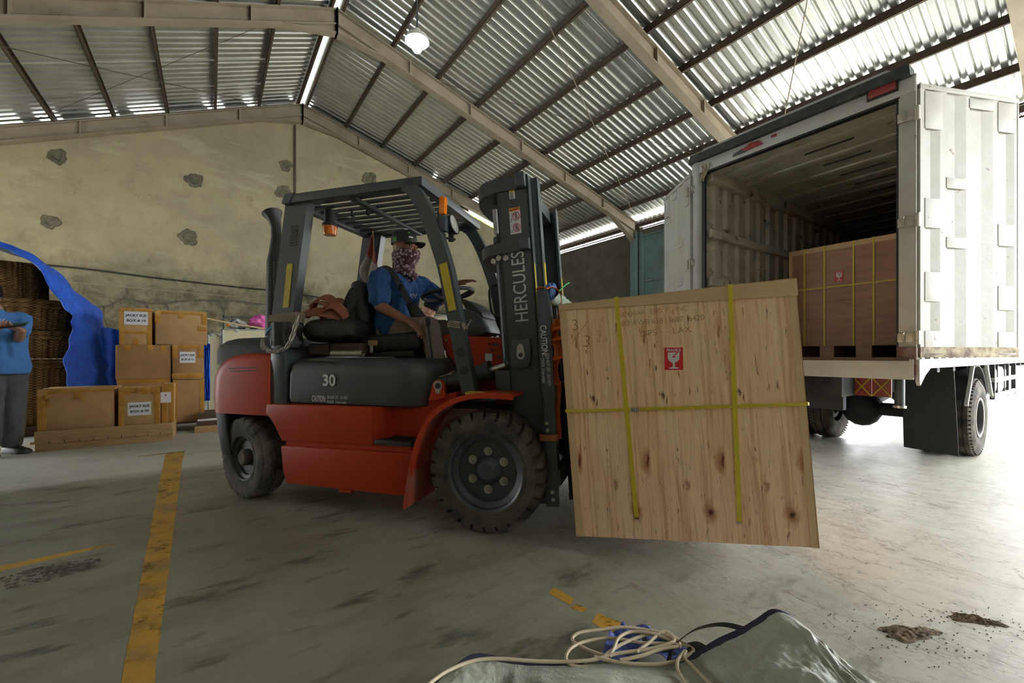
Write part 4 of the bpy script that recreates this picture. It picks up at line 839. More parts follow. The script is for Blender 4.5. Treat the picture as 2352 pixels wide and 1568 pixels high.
# ------------------------------------------------------------------ people
def frame(yaw, pitch=0):
    f = V((cos(yaw) * cos(pitch), sin(yaw) * cos(pitch), sin(pitch))); l = V((-sin(yaw), cos(yaw), 0)); return f, l, f.cross(l)
def add_head(fl, c, yaw, pitch=0, neck=None):
    f, l, z = frame(yaw, pitch); c = V(c); m = Matrix((f, l, z)).transposed()
    e = m.to_euler()
    fl.ball(c + z * .025 - f * .005, (.095, .074, .092), 20, e); fl.ball(c + f * .022 - z * .045, (.068, .058, .070), 16, e); fl.ball(c + f * .062 - z * .092, (.026, .026, .022), 12, e)
    fl.limb(c + f * .088 + z * .012, c + f * .110 - z * .030, .010, .016, 8); fl.limb(c + f * .100 - z * .032 + l * .012, c + f * .100 - z * .032 - l * .012, .011, .011, 8)
    fl.limb(c + f * .078 + z * .030 + l * .035, c + f * .083 + z * .028, .013, .012, 8); fl.limb(c + f * .078 + z * .030 - l * .035, c + f * .083 + z * .028, .013, .012, 8)
    for s in (-1, 1):
        fl.ball(c + f * .058 + l * s * .040 - z * .025, (.028, .024, .028), 10); fl.ball(c + l * s * .076 - f * .008 - z * .008, (.020, .009, .032), 10, e)
    fl.limb(c + f * .086 - z * .066 + l * .016, c + f * .086 - z * .066 - l * .016, .009, .009, 8)
    if neck: fl.limb(c - z * .07 - f * .015, neck, .052, .058)
M['eye_white'] = mat('eye_white', srgb(176, 164, 152), .4)
def eyes(parent, c, yaw, pitch=0):
    f, l, z = frame(yaw, pitch); c = V(c)
    for s in (-1, 1):
        e = MB().ball(c + f * .0775 + l * s * .031 + z * .010, .0105, 12).build('eye', 'eye_white', parent)
        MB().ball(c + f * .0835 + l * s * .0315 + z * .010, .0062, 10).build('iris', 'hair', e)
        MB().tube([c + f * .090 + l * s * .016 + z * .034, c + f * .092 + l * s * .034 + z * .038, c + f * .080 + l * s * .052 + z * .032], .0035, 6).build('eyebrow', 'hair', parent)
def add_hand(fl, wrist, d, n, thumb, curl=(.5, .5, .4), sc=1.0, spread=.10):
    # d fingers' direction, n the way the palm faces, thumb +1/-1 the side it leaves from
    wrist = V(wrist); d = V(d).normalized(); n = V(n); n = (n - d * n.dot(d)).normalized(); s = d.cross(n) * thumb
    offs = (.030, .010, -.010, -.029); lens = (.070, .079, .073, .057)
    for o, L in zip(offs, lens):
        k = wrist + (d * (.088 - abs(o - .008) * .25) + s * o) * sc; fl.limb(wrist + s * o * .55 * sc + d * .012, k, .017 * sc, .0125 * sc, 8)
        a = 0; p = k; dd = (d + s * (o * spread / .03)).normalized(); r = .0098 * sc
        for i, fr in enumerate((.45, .31, .24)):
            a += curl[i]; q = p + (dd * cos(a) + n * sin(a)) * L * fr * sc; fl.limb(p, q, r, r * .9, 8); p = q; r *= .9
    b = wrist + (d * .022 + s * .026) * sc; fl.limb(wrist + d * .015, b, .018 * sc, .016 * sc, 8)
    t1 = b + (d * .030 + s * .026 + n * .012) * sc; t2 = t1 + (d * .030 + s * .006 + n * .008) * sc; t3 = t2 + (d * .022 - s * .003 + n * .005) * sc
    fl.limb(b, t1, .0155 * sc, .0125 * sc, 8); fl.limb(t1, t2, .0125 * sc, .0108 * sc, 8); fl.limb(t2, t3, .0108 * sc, .009 * sc, 8)
def torso(fl, pel, chest, neck, shl, shr, k=1.0, l=V((0, 1, 0)), deep=1.0, flat=.0):
    pel, chest, neck, shl, shr = map(V, (pel, chest, neck, shl, shr))
    for s in (-1, 1): fl.chain([pel + l * s * .068, (pel + chest) / 2 + l * s * .060, chest + l * s * .070], [.112 * k, .104 * k, .112 * k])
    fl.limb(shl, shr, .062 * k, .062 * k); fl.limb(chest, (shl + shr) / 2, .115 * k, .075 * k); fl.limb((shl + shr) / 2, neck, .07 * k, .052 * k)
    for sh in (shl, shr): fl.limb(chest + (sh - chest) * .35, sh, .095 * k, .066 * k)
def shoe(parent, ankle, d, m='black', sc=1.0):
    ankle = V(ankle); d = V((d[0], d[1], 0)).normalized(); s = V((-d.y, d.x, 0)); mb = MB(); rings = []
    prof = [(-.075, .030, .062), (-.06, .036, .082), (-.01, .040, .086), (.05, .042, .070), (.10, .046, .052), (.15, .044, .042), (.185, .030, .030), (.195, .012, .018)]
    for x, w, h in prof:
        o = ankle + d * x * sc; rings.append([V((o.x, o.y, ankle.z - .085)) + s * w * sc * a + V((0, 0, h * sc * b + .0)) for a, b in ((-1, 0), (-1.04, .35), (-.8, .75), (-.3, 1), (.3, 1), (.8, .75), (1.04, .35), (1, 0))])
    o = mb.loft(rings).build('shoe', m, parent, 60)
    sb = MB(); sb.loft([[V((p.x, p.y, ankle.z - .085)) + V((0, 0, dz)) for p in [ankle + d * (x * 1.03) + s * w * 1.08 * sg for x, w, h in prof for sg in (1,)] + [ankle + d * (x * 1.03) - s * w * 1.08 for x, w, h in prof[::-1]]] for dz in (-.012, .012)]); sb.build('sole', 'rubber', o)

# ---- driver, in the forklift's local frame
DR = thing('person', 'driver in blue shirt, black cap and patterned face scarf seated on the forklift', 'person', FKP, FKR)
HC = V((-.868, -.02, 1.83)); HY_ = R(-6)
fl = Flesh(); add_head(fl, HC, HY_, 0, (-.905, -.02, 1.66))
torso(fl, (-.95, -.02, 1.235), (-.915, -.02, 1.50), (-.905, -.02, 1.68), (-.84, .165, 1.595), (-.955, -.20, 1.595), .84)
fl.chain([(-.955, -.215, 1.59), (-.90, -.295, 1.375), (-.685, -.275, 1.262)], [.052, .042, .028]); add_hand(fl, (-.675, -.273, 1.258), (.80, .02, -.62), (-.35, .05, -.9), 1, (.25, .35, .25))
fl.chain([(-.84, .18, 1.59), (-.70, .25, 1.475), (-.515, .16, 1.585)], [.050, .041, .028]); add_hand(fl, (-.51, .158, 1.588), (.95, -.22, .12), (.25, .1, -1), -1, (.12, .20, .2), 1.05, .20)
fl.chain([(-.93, -.12, 1.215), (-.575, -.175, 1.215), (-.505, -.19, .83)], [.078, .055, .04]); fl.chain([(-.93, .09, 1.215), (-.57, .13, 1.215), (-.48, .13, .83)], [.078, .055, .04])
DB = fl.fuse('body', 'skin', DR, .0052, 3); eyes(DB, HC, HY_)
sh = Flesh(); torso(sh, (-.955, -.02, 1.255), (-.915, -.02, 1.50), (-.905, -.02, 1.655), (-.84, .165, 1.592), (-.955, -.20, 1.592), 1.05)
sh.chain([(-.955, -.21, 1.585), (-.925, -.268, 1.51), (-.908, -.292, 1.435)], [.074, .076, .074]); sh.chain([(-.84, .175, 1.59), (-.735, .235, 1.50)], [.072, .074]); sh.limb((-.91, -.12, 1.25), (-.90, .08, 1.25), .118, .118)
SHIRT = sh.fuse('shirt', 'blue_shirt', DR, .009, 4, fold=.011, fs=22)
_p, _r = on_surface(SHIRT, (-.2, -1.2, 1.46), (-.57, 1.11, .015)); text('XH', .05, 'white_print', SHIRT, _p, _r, name='shirt_emblem', shear=.4, sx=.8)
tr = Flesh(); tr.chain([(-.94, -.115, 1.215), (-.74, -.15, 1.222), (-.575, -.175, 1.225), (-.53, -.185, 1.05), (-.505, -.19, .88)], [.100, .086, .072, .066, .062]); tr.chain([(-.94, .085, 1.215), (-.74, .11, 1.222), (-.57, .13, 1.225), (-.52, .13, 1.05), (-.485, .13, .88)], [.100, .086, .072, .066, .062]); tr.limb((-.96, -.09, 1.20), (-.96, .06, 1.20), .105, .105)
tr.fuse('trousers', 'trouser', DR, .009, 4, fold=.009, fs=22)
shoe(DR, (-.50, -.195, .815), (1, -.25)); shoe(DR, (-.47, .13, .815), (1, .1))
# cap
f, l, z = frame(HY_); cp = MB(); mm = Matrix.Translation(HC + z * .056 - f * .008) @ Matrix((f, l, z)).transposed().to_4x4()
cp.lathe([(1.0, -.012), (1.02, .012), (.97, .045), (.80, .078), (.5, .098), (.2, .104), (.0, .105)], 32, mm @ Matrix.Diagonal((.104, .084, 1, 1)))
CAPO = cp.build('cap', 'black', DR, 60)
bm_ = MB(); bm_.grid(lambda u, v: mm @ V(((.090 + .108 * v) * cos((u - .5) * 1.9) * (1 - .12 * v) + .012 * v, .083 * sin((u - .5) * 1.9) * 1.02, -.006 - .012 * v - .020 * (abs(u - .5) * 2) ** 2)), 14, 6); bm_.build('brim', 'black', CAPO, 60, solid=.005)
MB().ball(mm @ V((0, 0, .105)), .007, 8).build('cap_button', 'black', CAPO)
M['green_print'] = mat('green_print', (.22, .62, .10), .5)
for k in range(3): MB().tube([mm @ V((-.030 + k * .012 - .002, -.0865 + .001 * k, .030 - .003 * (k == 1))), mm @ V((-.030 + k * .012, -.089, .012)), mm @ V((-.028 + k * .012, -.089, -.004 - .004 * (k == 1)))], .0022, 5).build('claw_emblem', 'green_print', CAPO)
MB().box(mm @ V((.072, -.040, .056)), (.018, .014, .010), (R(20), R(-35), HY_ - .5)).build('cap_badge', 'green_print', CAPO)
MB().box(mm @ V((.093, -.042, .022)), (.006, .034, .010), (0, R(-10), HY_ - .45)).build('cap_lettering', 'white_print', CAPO)
# face scarf
def scarf_mat():
    m, nt, b = base('maroon_patterned_cotton', (.06, .02, .03), .9)
    v = coords(nt); vo = nt.nodes.new('ShaderNodeTexVoronoi'); vo.inputs['Scale'].default_value = 36; nt.links.new(v, vo.inputs['Vector'])
    n = noise(nt, v, 42, 2); k = math_(nt, 'ABSOLUTE', math_(nt, 'SUBTRACT', math_(nt, 'ADD', vo.outputs['Distance'], math_(nt, 'MULTIPLY', n, .35)), .46))
    n2 = ramp(nt, noise(nt, v, 26, 3, .6, 1.2), .56, .60)
    c = _mix(nt, ramp(nt, k, .045, .085, (1, 1, 1), (0, 0, 0)), rgba(srgb(74, 40, 52)), rgba(srgb(186, 168, 164))); c = _mix(nt, math_(nt, 'MULTIPLY', n2, .55), c, rgba(srgb(190, 172, 166)))
    nt.links.new(c, b.inputs['Base Color']); bump(nt, b, noise(nt, v, 18, 4), .5); return m
M['scarf'] = scarf_mat()
sc_ = MB(); rings = []
for dz, fx, a, b_ in ((-.008, .004, .106, .084), (-.026, .008, .114, .085), (-.05, .010, .112, .084), (-.085, .004, .104, .080), (-.115, -.008, .092, .074), (-.145, -.016, .088, .072), (-.175, -.010, .098, .078), (-.20, .010, .098, .078), (-.225, .052, .045, .035), (-.238, .062, .016, .012)):
    rings.append([HC + z * (dz + .006 * sin(3 * t + dz * 60) - .008 * (cos(t) < -.3)) + f * (fx + a * cos(t) * (1.0 if cos(t) < .6 else 1.0 + .10 * (dz > -.04) * (cos(t) - .6))) + l * b_ * sin(t) for t in [2 * pi * i / 36 for i in range(36)]])
sc_.loft(rings, cap=False).build('face_scarf', 'scarf', DR, 70, solid=.004)
# crossbody bag
bg = thing('crossbody_bag', 'black crossbody bag slung across the driver with a wide strap', 'bag', FKP, FKR)
bs = MB(); bs.sweep(spline([(-1.06, .02, 1.45), (-1.06, -.10, 1.58), (-.99, -.165, 1.675), (-.90, -.185, 1.655), (-.83, -.185, 1.57), (-.785, -.17, 1.48), (-.745, -.16, 1.405), (-.715, -.15, 1.36)], 5), (.042, .007), (.66, .42, .30)); bs.build('strap', 'black', bg, 60)
bb_ = MB(); bb_.loft([[V((-.70, -.15, 1.335)) + V((.0, 0, 0)) + V((cx * .055 * k + dx, -cy * .035 * k + dy, dz)) for cx, cy in [(cos(t) * (1 if abs(cos(t)) < .8 else .92), sin(t)) for t in [2 * pi * i / 20 for i in range(20)]]] for dz, k, dx, dy in ((.075, .35, -.045, .0), (.06, .8, -.035, 0), (.01, 1.05, 0, -.005), (-.05, 1.25, .035, 0), (-.09, 1.1, .045, .01), (-.105, .6, .045, .01))]); bb_.build('pouch', 'black', bg, 60)
MB().box((-.80, -.195, 1.52), (.022, .006, .046), (R(10), R(25), 0)).build('strap_slider', 'dirty_black', bg)

# ---- man with a phone at the left edge (local x = to the photo's right, y = away)
MP = W(-5.27, 4.40)
M1 = thing('person', 'man in bright blue shirt and glasses looking down at a phone by the rattan stack', 'person', MP, -YAW)
hc = V((-.10, -.01, 1.645)); hy = R(-28); hp = R(-22)
fl = Flesh(); add_head(fl, hc, hy, hp, (-.06, .0, 1.50)); ax_ = V((.42, .91, 0)).normalized()
torso(fl, (.0, .0, .94), (-.01, .0, 1.26), (-.06, .0, 1.50), (.045, .15, 1.41), (-.12, -.16, 1.41), .84, ax_)
fl.chain([(.045, .16, 1.41), (.185, .0, 1.205), (.345, -.11, 1.275)], [.052, .044, .030]); add_hand(fl, (.347, -.115, 1.28), (-.25, -.75, .30), (-.3, .1, 1), 1, (.35, .45, .4))
fl.chain([(-.12, -.17, 1.41), (-.06, -.29, 1.18), (.17, -.24, 1.275)], [.052, .044, .030]); add_hand(fl, (.175, -.24, 1.278), (.9, .05, .25), (0, .3, .8), 1, (.2, .3, .3))
fl.chain([(.03, .085, .92), (.04, .08, .50), (.02, .08, .10)], [.085, .058, .042]); fl.chain([(-.03, -.085, .92), (.0, -.10, .50), (-.02, -.09, .10)], [.085, .058, .042])
B1 = fl.fuse('body', 'skin_pale', M1, .006, 3); eyes(B1, hc, hy, hp)
sh = Flesh(); torso(sh, (.02, .0, .95), (.0, .0, 1.26), (-.06, .0, 1.475), (.03, .15, 1.415), (-.12, -.17, 1.415), 1.12, ax_); sh.limb((.0, -.06, .91), (.04, .06, .91), .145, .145)
sh.chain([(.045, .16, 1.41), (.135, .06, 1.28)], [.070, .070]); sh.chain([(-.12, -.17, 1.41), (-.085, -.25, 1.26)], [.078, .080]); S1 = sh.fuse('shirt', 'sky_shirt', M1, .01, 4, fold=.009, fs=12, cut=.835)
_p, _r = on_surface(S1, (1.2, -1.3, 1.40), (-1.13, 1.2, -.02)); text('XH', .055, 'white_print', S1, _p, _r, name='shirt_emblem', shear=.5)
tr = Flesh(); tr.chain([(.03, .08, .90), (.04, .08, .50), (.02, .08, .12)], [.115, .095, .082]); tr.chain([(-.03, -.08, .90), (.0, -.10, .50), (-.02, -.09, .12)], [.115, .095, .082]); tr.fuse('trousers', 'trouser_grey', M1, .01, 4, fold=.008, fs=11, cut=.07)
shoe(M1, (.02, .08, .098), (.95, -.1), 'black', 1.1); shoe(M1, (-.02, -.09, .098), (.9, -.5), 'black', 1.1)
f, l, z = frame(hy, hp); hm = MB(); m3 = Matrix.Translation(hc + z * .028 - f * .012) @ Matrix((f, l, z)).transposed().to_4x4()
hm.lathe([(1.0, -.045), (1.03, 0), (.95, .05), (.7, .085), (.3, .102), (0, .105)], 24, m3 @ Matrix.Rotation(R(-16), 4, 'Y') @ Matrix.Diagonal((.104, .087, 1.06, 1))); hm.build('hair', 'hair', M1, 60)
gl = thing('glasses', 'thin rimmed glasses on the man at the left edge', 'glasses', MP, -YAW)
for s in (-1, 1):
    c = hc + f * .108 + l * s * .034 + z * .006; MB().tube([c + l * .026 * cos(t) + z * .020 * sin(t) for t in [2 * pi * i / 18 for i in range(18)]], .0018, 5, closed=True).build('rim', 'steel_blue', gl); MB().tube([c + l * s * .026, hc + l * s * .082 + z * .008 - f * .0], .0015, 5).build('temple', 'steel_blue', gl)
MB().tube([hc + f * .110 + l * .009 + z * .01, hc + f * .110 - l * .009 + z * .01], .0018, 5).build('bridge', 'steel_blue', gl)
ph = thing('phone_wallet', 'dark phone in an open folding case held by the man at the left edge', 'phone', MP, -YAW)
MB().box((.345, -.175, 1.325), (.17, .11, .012), (R(22), R(-10), R(30)), .003).build('phone', 'black', ph); MB().box((.265, -.20, 1.322), (.15, .10, .006), (R(22), R(-6), R(30)), .002).build('case_flap', mat('olive_case', (.13, .12, .04), .6), ph)
MB().box((.39, -.165, 1.340), (.10, .03, .006), (R(22), R(-12), R(30)), .002).build('green_edge', mat('teal_edge', (.03, .16, .13), .5), ph)

# ---- man beyond the cab
NP = W(-1.075, 5.60)
M2 = thing('person', 'bareheaded man in blue shirt seen in profile beyond the steering wheel', 'person', NP, -YAW)
hc = V((-.02, .0, 1.60)); hy = R(188)
fl = Flesh(); add_head(fl, hc, hy, 0, (.03, .0, 1.40)); torso(fl, (.04, .0, .92), (.04, .0, 1.22), (.03, 0, 1.43), (.05, -.18, 1.35), (.05, .18, 1.35), .86)
for s in (-1, 1): fl.chain([(.05, s * .20, 1.34), (.07, s * .25, 1.07), (-.05, s * .24, .85)], [.052, .044, .03]); add_hand(fl, (-.055, s * .24, .845), (-.3, 0, -.95), (0, -s, 0), s, (.3, .3, .3)); fl.chain([(.04, s * .09, .90), (.03, s * .10, .48), (.05, s * .10, .1)], [.085, .058, .042])
B2 = fl.fuse('body', 'skin_pale', M2, .007, 3); eyes(B2, hc, hy)
sh = Flesh(); torso(sh, (.04, .0, .90), (.04, .0, 1.22), (.03, 0, 1.405), (.05, -.18, 1.345), (.05, .18, 1.345), 1.1)
for s in (-1, 1): sh.limb((.05, s * .19, 1.34), (.06, s * .24, 1.14), .078, .078)
sh.fuse('shirt', 'sky_shirt', M2, .012, 4, fold=.008, fs=12, cut=.82)
tr = Flesh()
for s in (-1, 1): tr.chain([(.04, s * .085, .90), (.03, s * .10, .5), (.05, s * .10, .12)], [.115, .09, .08])
tr.fuse('trousers', 'trouser_grey', M2, .012, 4, fold=.008, fs=11, cut=.07)
for s in (-1, 1): shoe(M2, (.05, s * .10, .098), (-1, 0), 'black', 1.1)
f, l, z = frame(hy); hm = MB(); m3 = Matrix.Translation(hc + z * .058 - f * .030) @ Matrix((f, l, z)).transposed().to_4x4()
hm.lathe([(.97, -.03), (1.0, -.01), (1.03, .02), (.96, .06), (.7, .088), (.3, .102), (0, .104)], 24, m3 @ Matrix.Rotation(R(-24), 4, 'Y') @ Matrix.Diagonal((.099, .083, 1.02, 1))); hm.build('hair', 'hair', M2, 60)
# ------------------------------------------------------------------ box truck (local: x towards its cab, y to its left, rear sill at x = 0)
TKP = W(2.986, 3.20); TKR = R(34) - YAW
M['tw'] = mat('worn_white_paint', srgb(188, 190, 184), .42, 0, srgb(174, 175, 168), 2.5, dirt=srgb(130, 106, 82), dscale=7, dlo=.67, dhi=.72, bmp=.08, bscale=20)
M['tw_rusty'] = mat('rusty_white_paint', srgb(188, 188, 180), .5, 0, srgb(172, 170, 160), 3, dirt=srgb(112, 84, 62), dscale=11, dlo=.63, dhi=.68, bmp=.2, bscale=20)
M['rust_edge'] = mat('rust_eaten_edge', srgb(176, 162, 130), .7, 0, srgb(98, 74, 56), 9, lo=.42, hi=.58, bmp=.3, bscale=30)
M['t_in'] = mat('dirty_inner_panel', srgb(200, 194, 180), .6, 0, srgb(176, 168, 154), 4, dirt=srgb(72, 56, 46), dscale=6, dlo=.56, dhi=.68)
M['t_roof'] = mat('inner_roof_panel', srgb(196, 196, 182), .5, 0, srgb(170, 170, 156), 3, dirt=srgb(84, 76, 60), dscale=5, dlo=.6, dhi=.72)
M['moss'] = mat('mossy_dark_trim', (.035, .042, .038), .8, 0, (.10, .12, .08), 9, lo=.5, hi=.75)
M['flap'] = mat('black_rubber_flap', (.016, .018, .022), .6, 0, (.024, .026, .03), 4)
M['rusty_maroon'] = mat('rusty_maroon', srgb(104, 70, 66), .8, 0, srgb(150, 140, 130), 14)
M['under'] = mat('grimy_chassis_steel', (.028, .030, .032), .7, 0, (.05, .05, .048), 6)
M['lamp_red'] = mat('faded_red_lamp', (.30, .045, .04), .3, 0, (.22, .03, .03), 30)
TK = thing('box_truck', 'white box truck backed in with open rear doors', 'truck', TKP, TKR)
LEN, WD, DK, TOP = 5.5, 1.80, 1.0, 3.20
def ribbed(fn, n, pitch, h, z0, z1):      # trapezoid ribs; fn(s, h, z) -> point
    prof = []
    for k in range(n): prof += [(k * pitch, 0), (k * pitch + pitch * .40, 0), (k * pitch + pitch * .52, h), (k * pitch + pitch * .86, h), (k * pitch + pitch * .98, 0)]
    prof.append((n * pitch, 0)); mb = MB()
    A = [mb.bm.verts.new(fn(s, hh, z0)) for s, hh in prof]; B = [mb.bm.verts.new(fn(s, hh, z1)) for s, hh in prof]
    for i in range(len(prof) - 1): mb._face([A[i], A[i + 1], B[i + 1], B[i]])
    return mb
ribbed(lambda s, h, z: (.1 + s, 1.70 - h, z), 28, .243, .035, DK, 3.02).build('inner_wall', 't_in', TK, 0)
ribbed(lambda s, h, z: (.1 + s, .06 + h, z), 28, .243, .035, DK, 3.02).build('inner_wall', 't_in', TK, 0)
ribbed(lambda s, h, z: (6.85 - h, .06 + s, z), 7, .234, .035, DK, 3.02).build('front_wall', 't_in', TK, 0)
ribbed(lambda s, h, z: (.1 + s, 1.785 + h, z), 28, .243, .03, DK - .02, 3.15).build('outer_wall', 'tw', TK, 0)
ribbed(lambda s, h, z: (.1 + s, .015 - h, z), 28, .243, .03, DK - .02, 3.15).build('outer_wall', 'tw', TK, 0)
MB().bb((6.86, .0, DK), (6.90, WD, 3.15)).build('front_panel', 'tw', TK)
for z in (2.30, 1.78): MB().bb((.08, 1.615, z), (6.85, 1.665, z + .085), .006).build('wall_rail', 't_in', TK)
MB().bb((.08, 1.60, 2.90), (6.85, 1.70, 3.03), .01).build('wall_rail', 't_in', TK)
MB().bb((.1, .0, 3.06), (6.90, WD, 3.09)).build('roof_skin', 'tw', TK)
for k in range(15):
    x = .1 + k * .438; MB().hexa([(x + .008, .06, 3.02), (x + .43, .06, 3.02), (x + .43, 1.7, 3.02), (x + .008, 1.7, 3.02), (x + .008, .06, 3.05), (x + .43, .06, 3.05), (x + .43, 1.7, 3.05), (x + .008, 1.7, 3.05)]).build('roof_panel', 't_roof', TK)
    MB().bb((x + .17, .06, 3.0), (x + .28, 1.7, 3.02), .008).build('roof_bow', 't_roof', TK)
    MB().bb((x + .40, .5, 3.005), (x + .406, .9, 3.02)).build('roof_seam', 'under', TK)
MB().hexa([(.0, .0, 3.15), (6.90, .0, 3.15), (6.90, WD, 3.15), (0, WD, 3.15), (0, .14, 3.24), (6.90, .14, 3.24), (6.90, WD - .14, 3.24), (0, WD - .14, 3.24)]).build('roof', 'tw', TK, 0)
MB().bb((.0, .0, .96), (6.90, WD, DK)).build('deck', 'oldwood', TK)
# rear frame
MB().bb((.0, -.035, .86), (.09, .068, 3.13), .008).build('rear_post', 'tw_rusty', TK)
pp = MB(); pp.cyl((.03, 1.745, .86), (.03, 1.745, 3.13), .052, n=20); pp.build('rear_post', 'tw', TK)
MB().bb((.02, 1.66, DK), (.05, 1.695, 3.0)).build('door_seal', 'black', TK); MB().bb((.02, .068, DK), (.05, .085, 3.0)).build('door_seal', 'black', TK)
MB().bb((-.005, -.03, 2.995), (.09, WD, 3.115), .008).build('header', 'tw', TK)
MB().bb((.0, .06, 2.98), (.06, 1.70, 2.995)).build('door_seal', 'black', TK)
mt = MB(); mt.hexa([(-.045, -.01, 3.115), (.1, -.01, 3.115), (.1, WD + .02, 3.115), (-.045, WD + .02, 3.115), (-.03, .0, 3.205), (.1, 0, 3.205), (.1, WD, 3.205), (-.03, WD, 3.205)]); mt.build('roof_trim', 'moss', TK)
rl = MB().bb((-.035, .075, 3.055), (.0, .245, 3.120), .008).build('marker_lamp', 'lamp_red', TK); MB().bb((-.02, .065, 3.045), (.0, .255, 3.125)).build('lamp_base', 'black', rl)
bl = MB().prism([(1.05, 3.04), (1.22, 3.035), (1.25, 3.06), (1.16, 3.095), (1.08, 3.085)], 'yz', -.02, .0).build('marker_lamp', 'lamp_red', TK); MB().prism([(1.20, 3.03), (1.34, 3.028), (1.33, 3.05), (1.24, 3.07)], 'yz', -.016, .0).build('lamp_shard', 'steel_blue', bl)
MB().bb((-.012, .93, 3.065), (.0, .98, 3.09), .004).build('rust_lug', 'lamp_red', TK)
for i in range(5): MB().tube([(-.01, 1.70 - random.random() * .12, 3.06), (-.03, 1.66 - random.random() * .1, 3.02 - random.random() * .06), (-.02, 1.70 - random.random() * .06, 2.93 - random.random() * .08)], .006, 5).build('wire_tangle', 'cord', TK)
sl = MB(); sl.bb((-.03, -.025, .845), (.0, WD + .02, DK), .006); sl.build('rear_sill', 'tw_rusty', TK)
MB().bb((-.034, .0, .985), (.02, WD, 1.012)).build('sill_edge', 'oldwood', TK)
MB().bb((-.02, -.04, .86), (.06, .072, 1.09), .006).build('post_foot', 'rusty_maroon', TK)
MB().prism([(-.005, .995), (.30, .995), (.30, .93), (.14, .88), (.02, .80), (-.005, .83)], 'xz', -.055, -.030, .004).build('corner_plate', 'tw_rusty', TK)
MB().bb((.0, -.04, .925), (6.90, -.01, 1.0), .004).build('side_rail', 'tw', TK); MB().bb((.0, WD + .01, .925), (6.90, WD + .04, 1.0), .004).build('side_rail', 'tw', TK)
def hinge(y, z, s):
    h = MB().bb((-.02, y - .03, z - .035), (.01, y + .07 * s, z + .035), .006).build('hinge', 'zinc', TK)
    MB().cyl((-.022, y - .045 * s, z - .05), (-.022, y - .045 * s, z + .05), .016, n=10).build('hinge_pin', 'zinc', h); MB().tube([(-.02, y + .03 * s, z - .03), (-.045, y + .03 * s, z - .01), (-.045, y + .03 * s, z + .03), (-.02, y + .03 * s, z + .04)], .007, 6).build('hinge_strap', 'zinc', h)
for z in (2.82, 2.03, 1.16): hinge(.0, z, 1)
for z in (2.83, 2.03): hinge(1.80, z, -1)
# doors: profile along the leaf (t, depth), plates in the valleys
def door(hx, hy, ang, width, name, flip, z0=1.015, z1=3.045):
    o = thing('leaf', None, None); o.name = name; o.parent = TK; o.location = (hx, hy, 0); o.rotation_euler = (0, 0, ang)
    del_ = .014 * flip; w = width
    prof = [(0, 0), (.05, 0), (.053, 1), (.12, 1), (.195, 0), (.26, 0), (.264, 1), (.36, 1), (.455, 0), (.49, 0), (.494, 1), (.63, 1), (.73, 0), (.785, 0), (.789, 1), (.89, 1), (.955, 0), (1, 0)]
    mb = MB(); A = [mb.bm.verts.new((t * w, d * del_, z0)) for t, d in prof]; B = [mb.bm.verts.new((t * w, d * del_, z1)) for t, d in prof]
    for i in range(len(prof) - 1): mb._face([A[i], A[i + 1], B[i + 1], B[i]])
    sk = mb.build('door', 'tw_rusty', TK, 0); sk.location = (hx, hy, 0); sk.rotation_euler = (0, 0, ang)
    bpy.data.objects.remove(o)
    def plate(t0, t1, za, zb):
        MB().bb((t0 * w, -.004 * flip, za), (t1 * w, .006 * flip, zb), .002).build('door_plate', 'tw_rusty', sk)
    for t0, t1, zs in ((.045, .215, ((2.72, 3.0), (1.98, 2.20), (1.43, 1.65), (1.03, 1.21))), (.255, .465, ((2.29, 2.37), (1.84, 1.92))), (.485, .74, ((2.92, 2.99),)), (.78, .965, ((2.77, 3.0), (1.88, 2.05), (1.38, 1.57), (1.03, 1.21)))):
        for a, b in zs: plate(t0, t1, a, b)
    for a, b in ((z1 - .035, z1 + .004), (z0 - .004, z0 + .03)): MB().bb((0, -.004 * flip, a), (w, .055 * flip, b), .002).build('door_rail', 'tw_rusty' if a > 2 else 'rust_edge', sk)
    MB().bb((0, -.0045 * flip, z0 + .03), (w, .004 * flip, z0 + .075)).build('door_rail', 'rust_edge', sk)
    for t in (0, w - .012): MB().bb((t, -.003 * flip, z0), (t + .012, .055 * flip, z1)).build('door_edge', 'tw_rusty', sk)
    MB().bb((0, .050 * flip, z0), (w, .056 * flip, z1)).build('door_skin', 'tw', sk)
    return sk
door(.02, -.05, R(-22.5), .985, 'door', 1)
door(.02, 1.83, R(57.5), .76, 'door', -1)
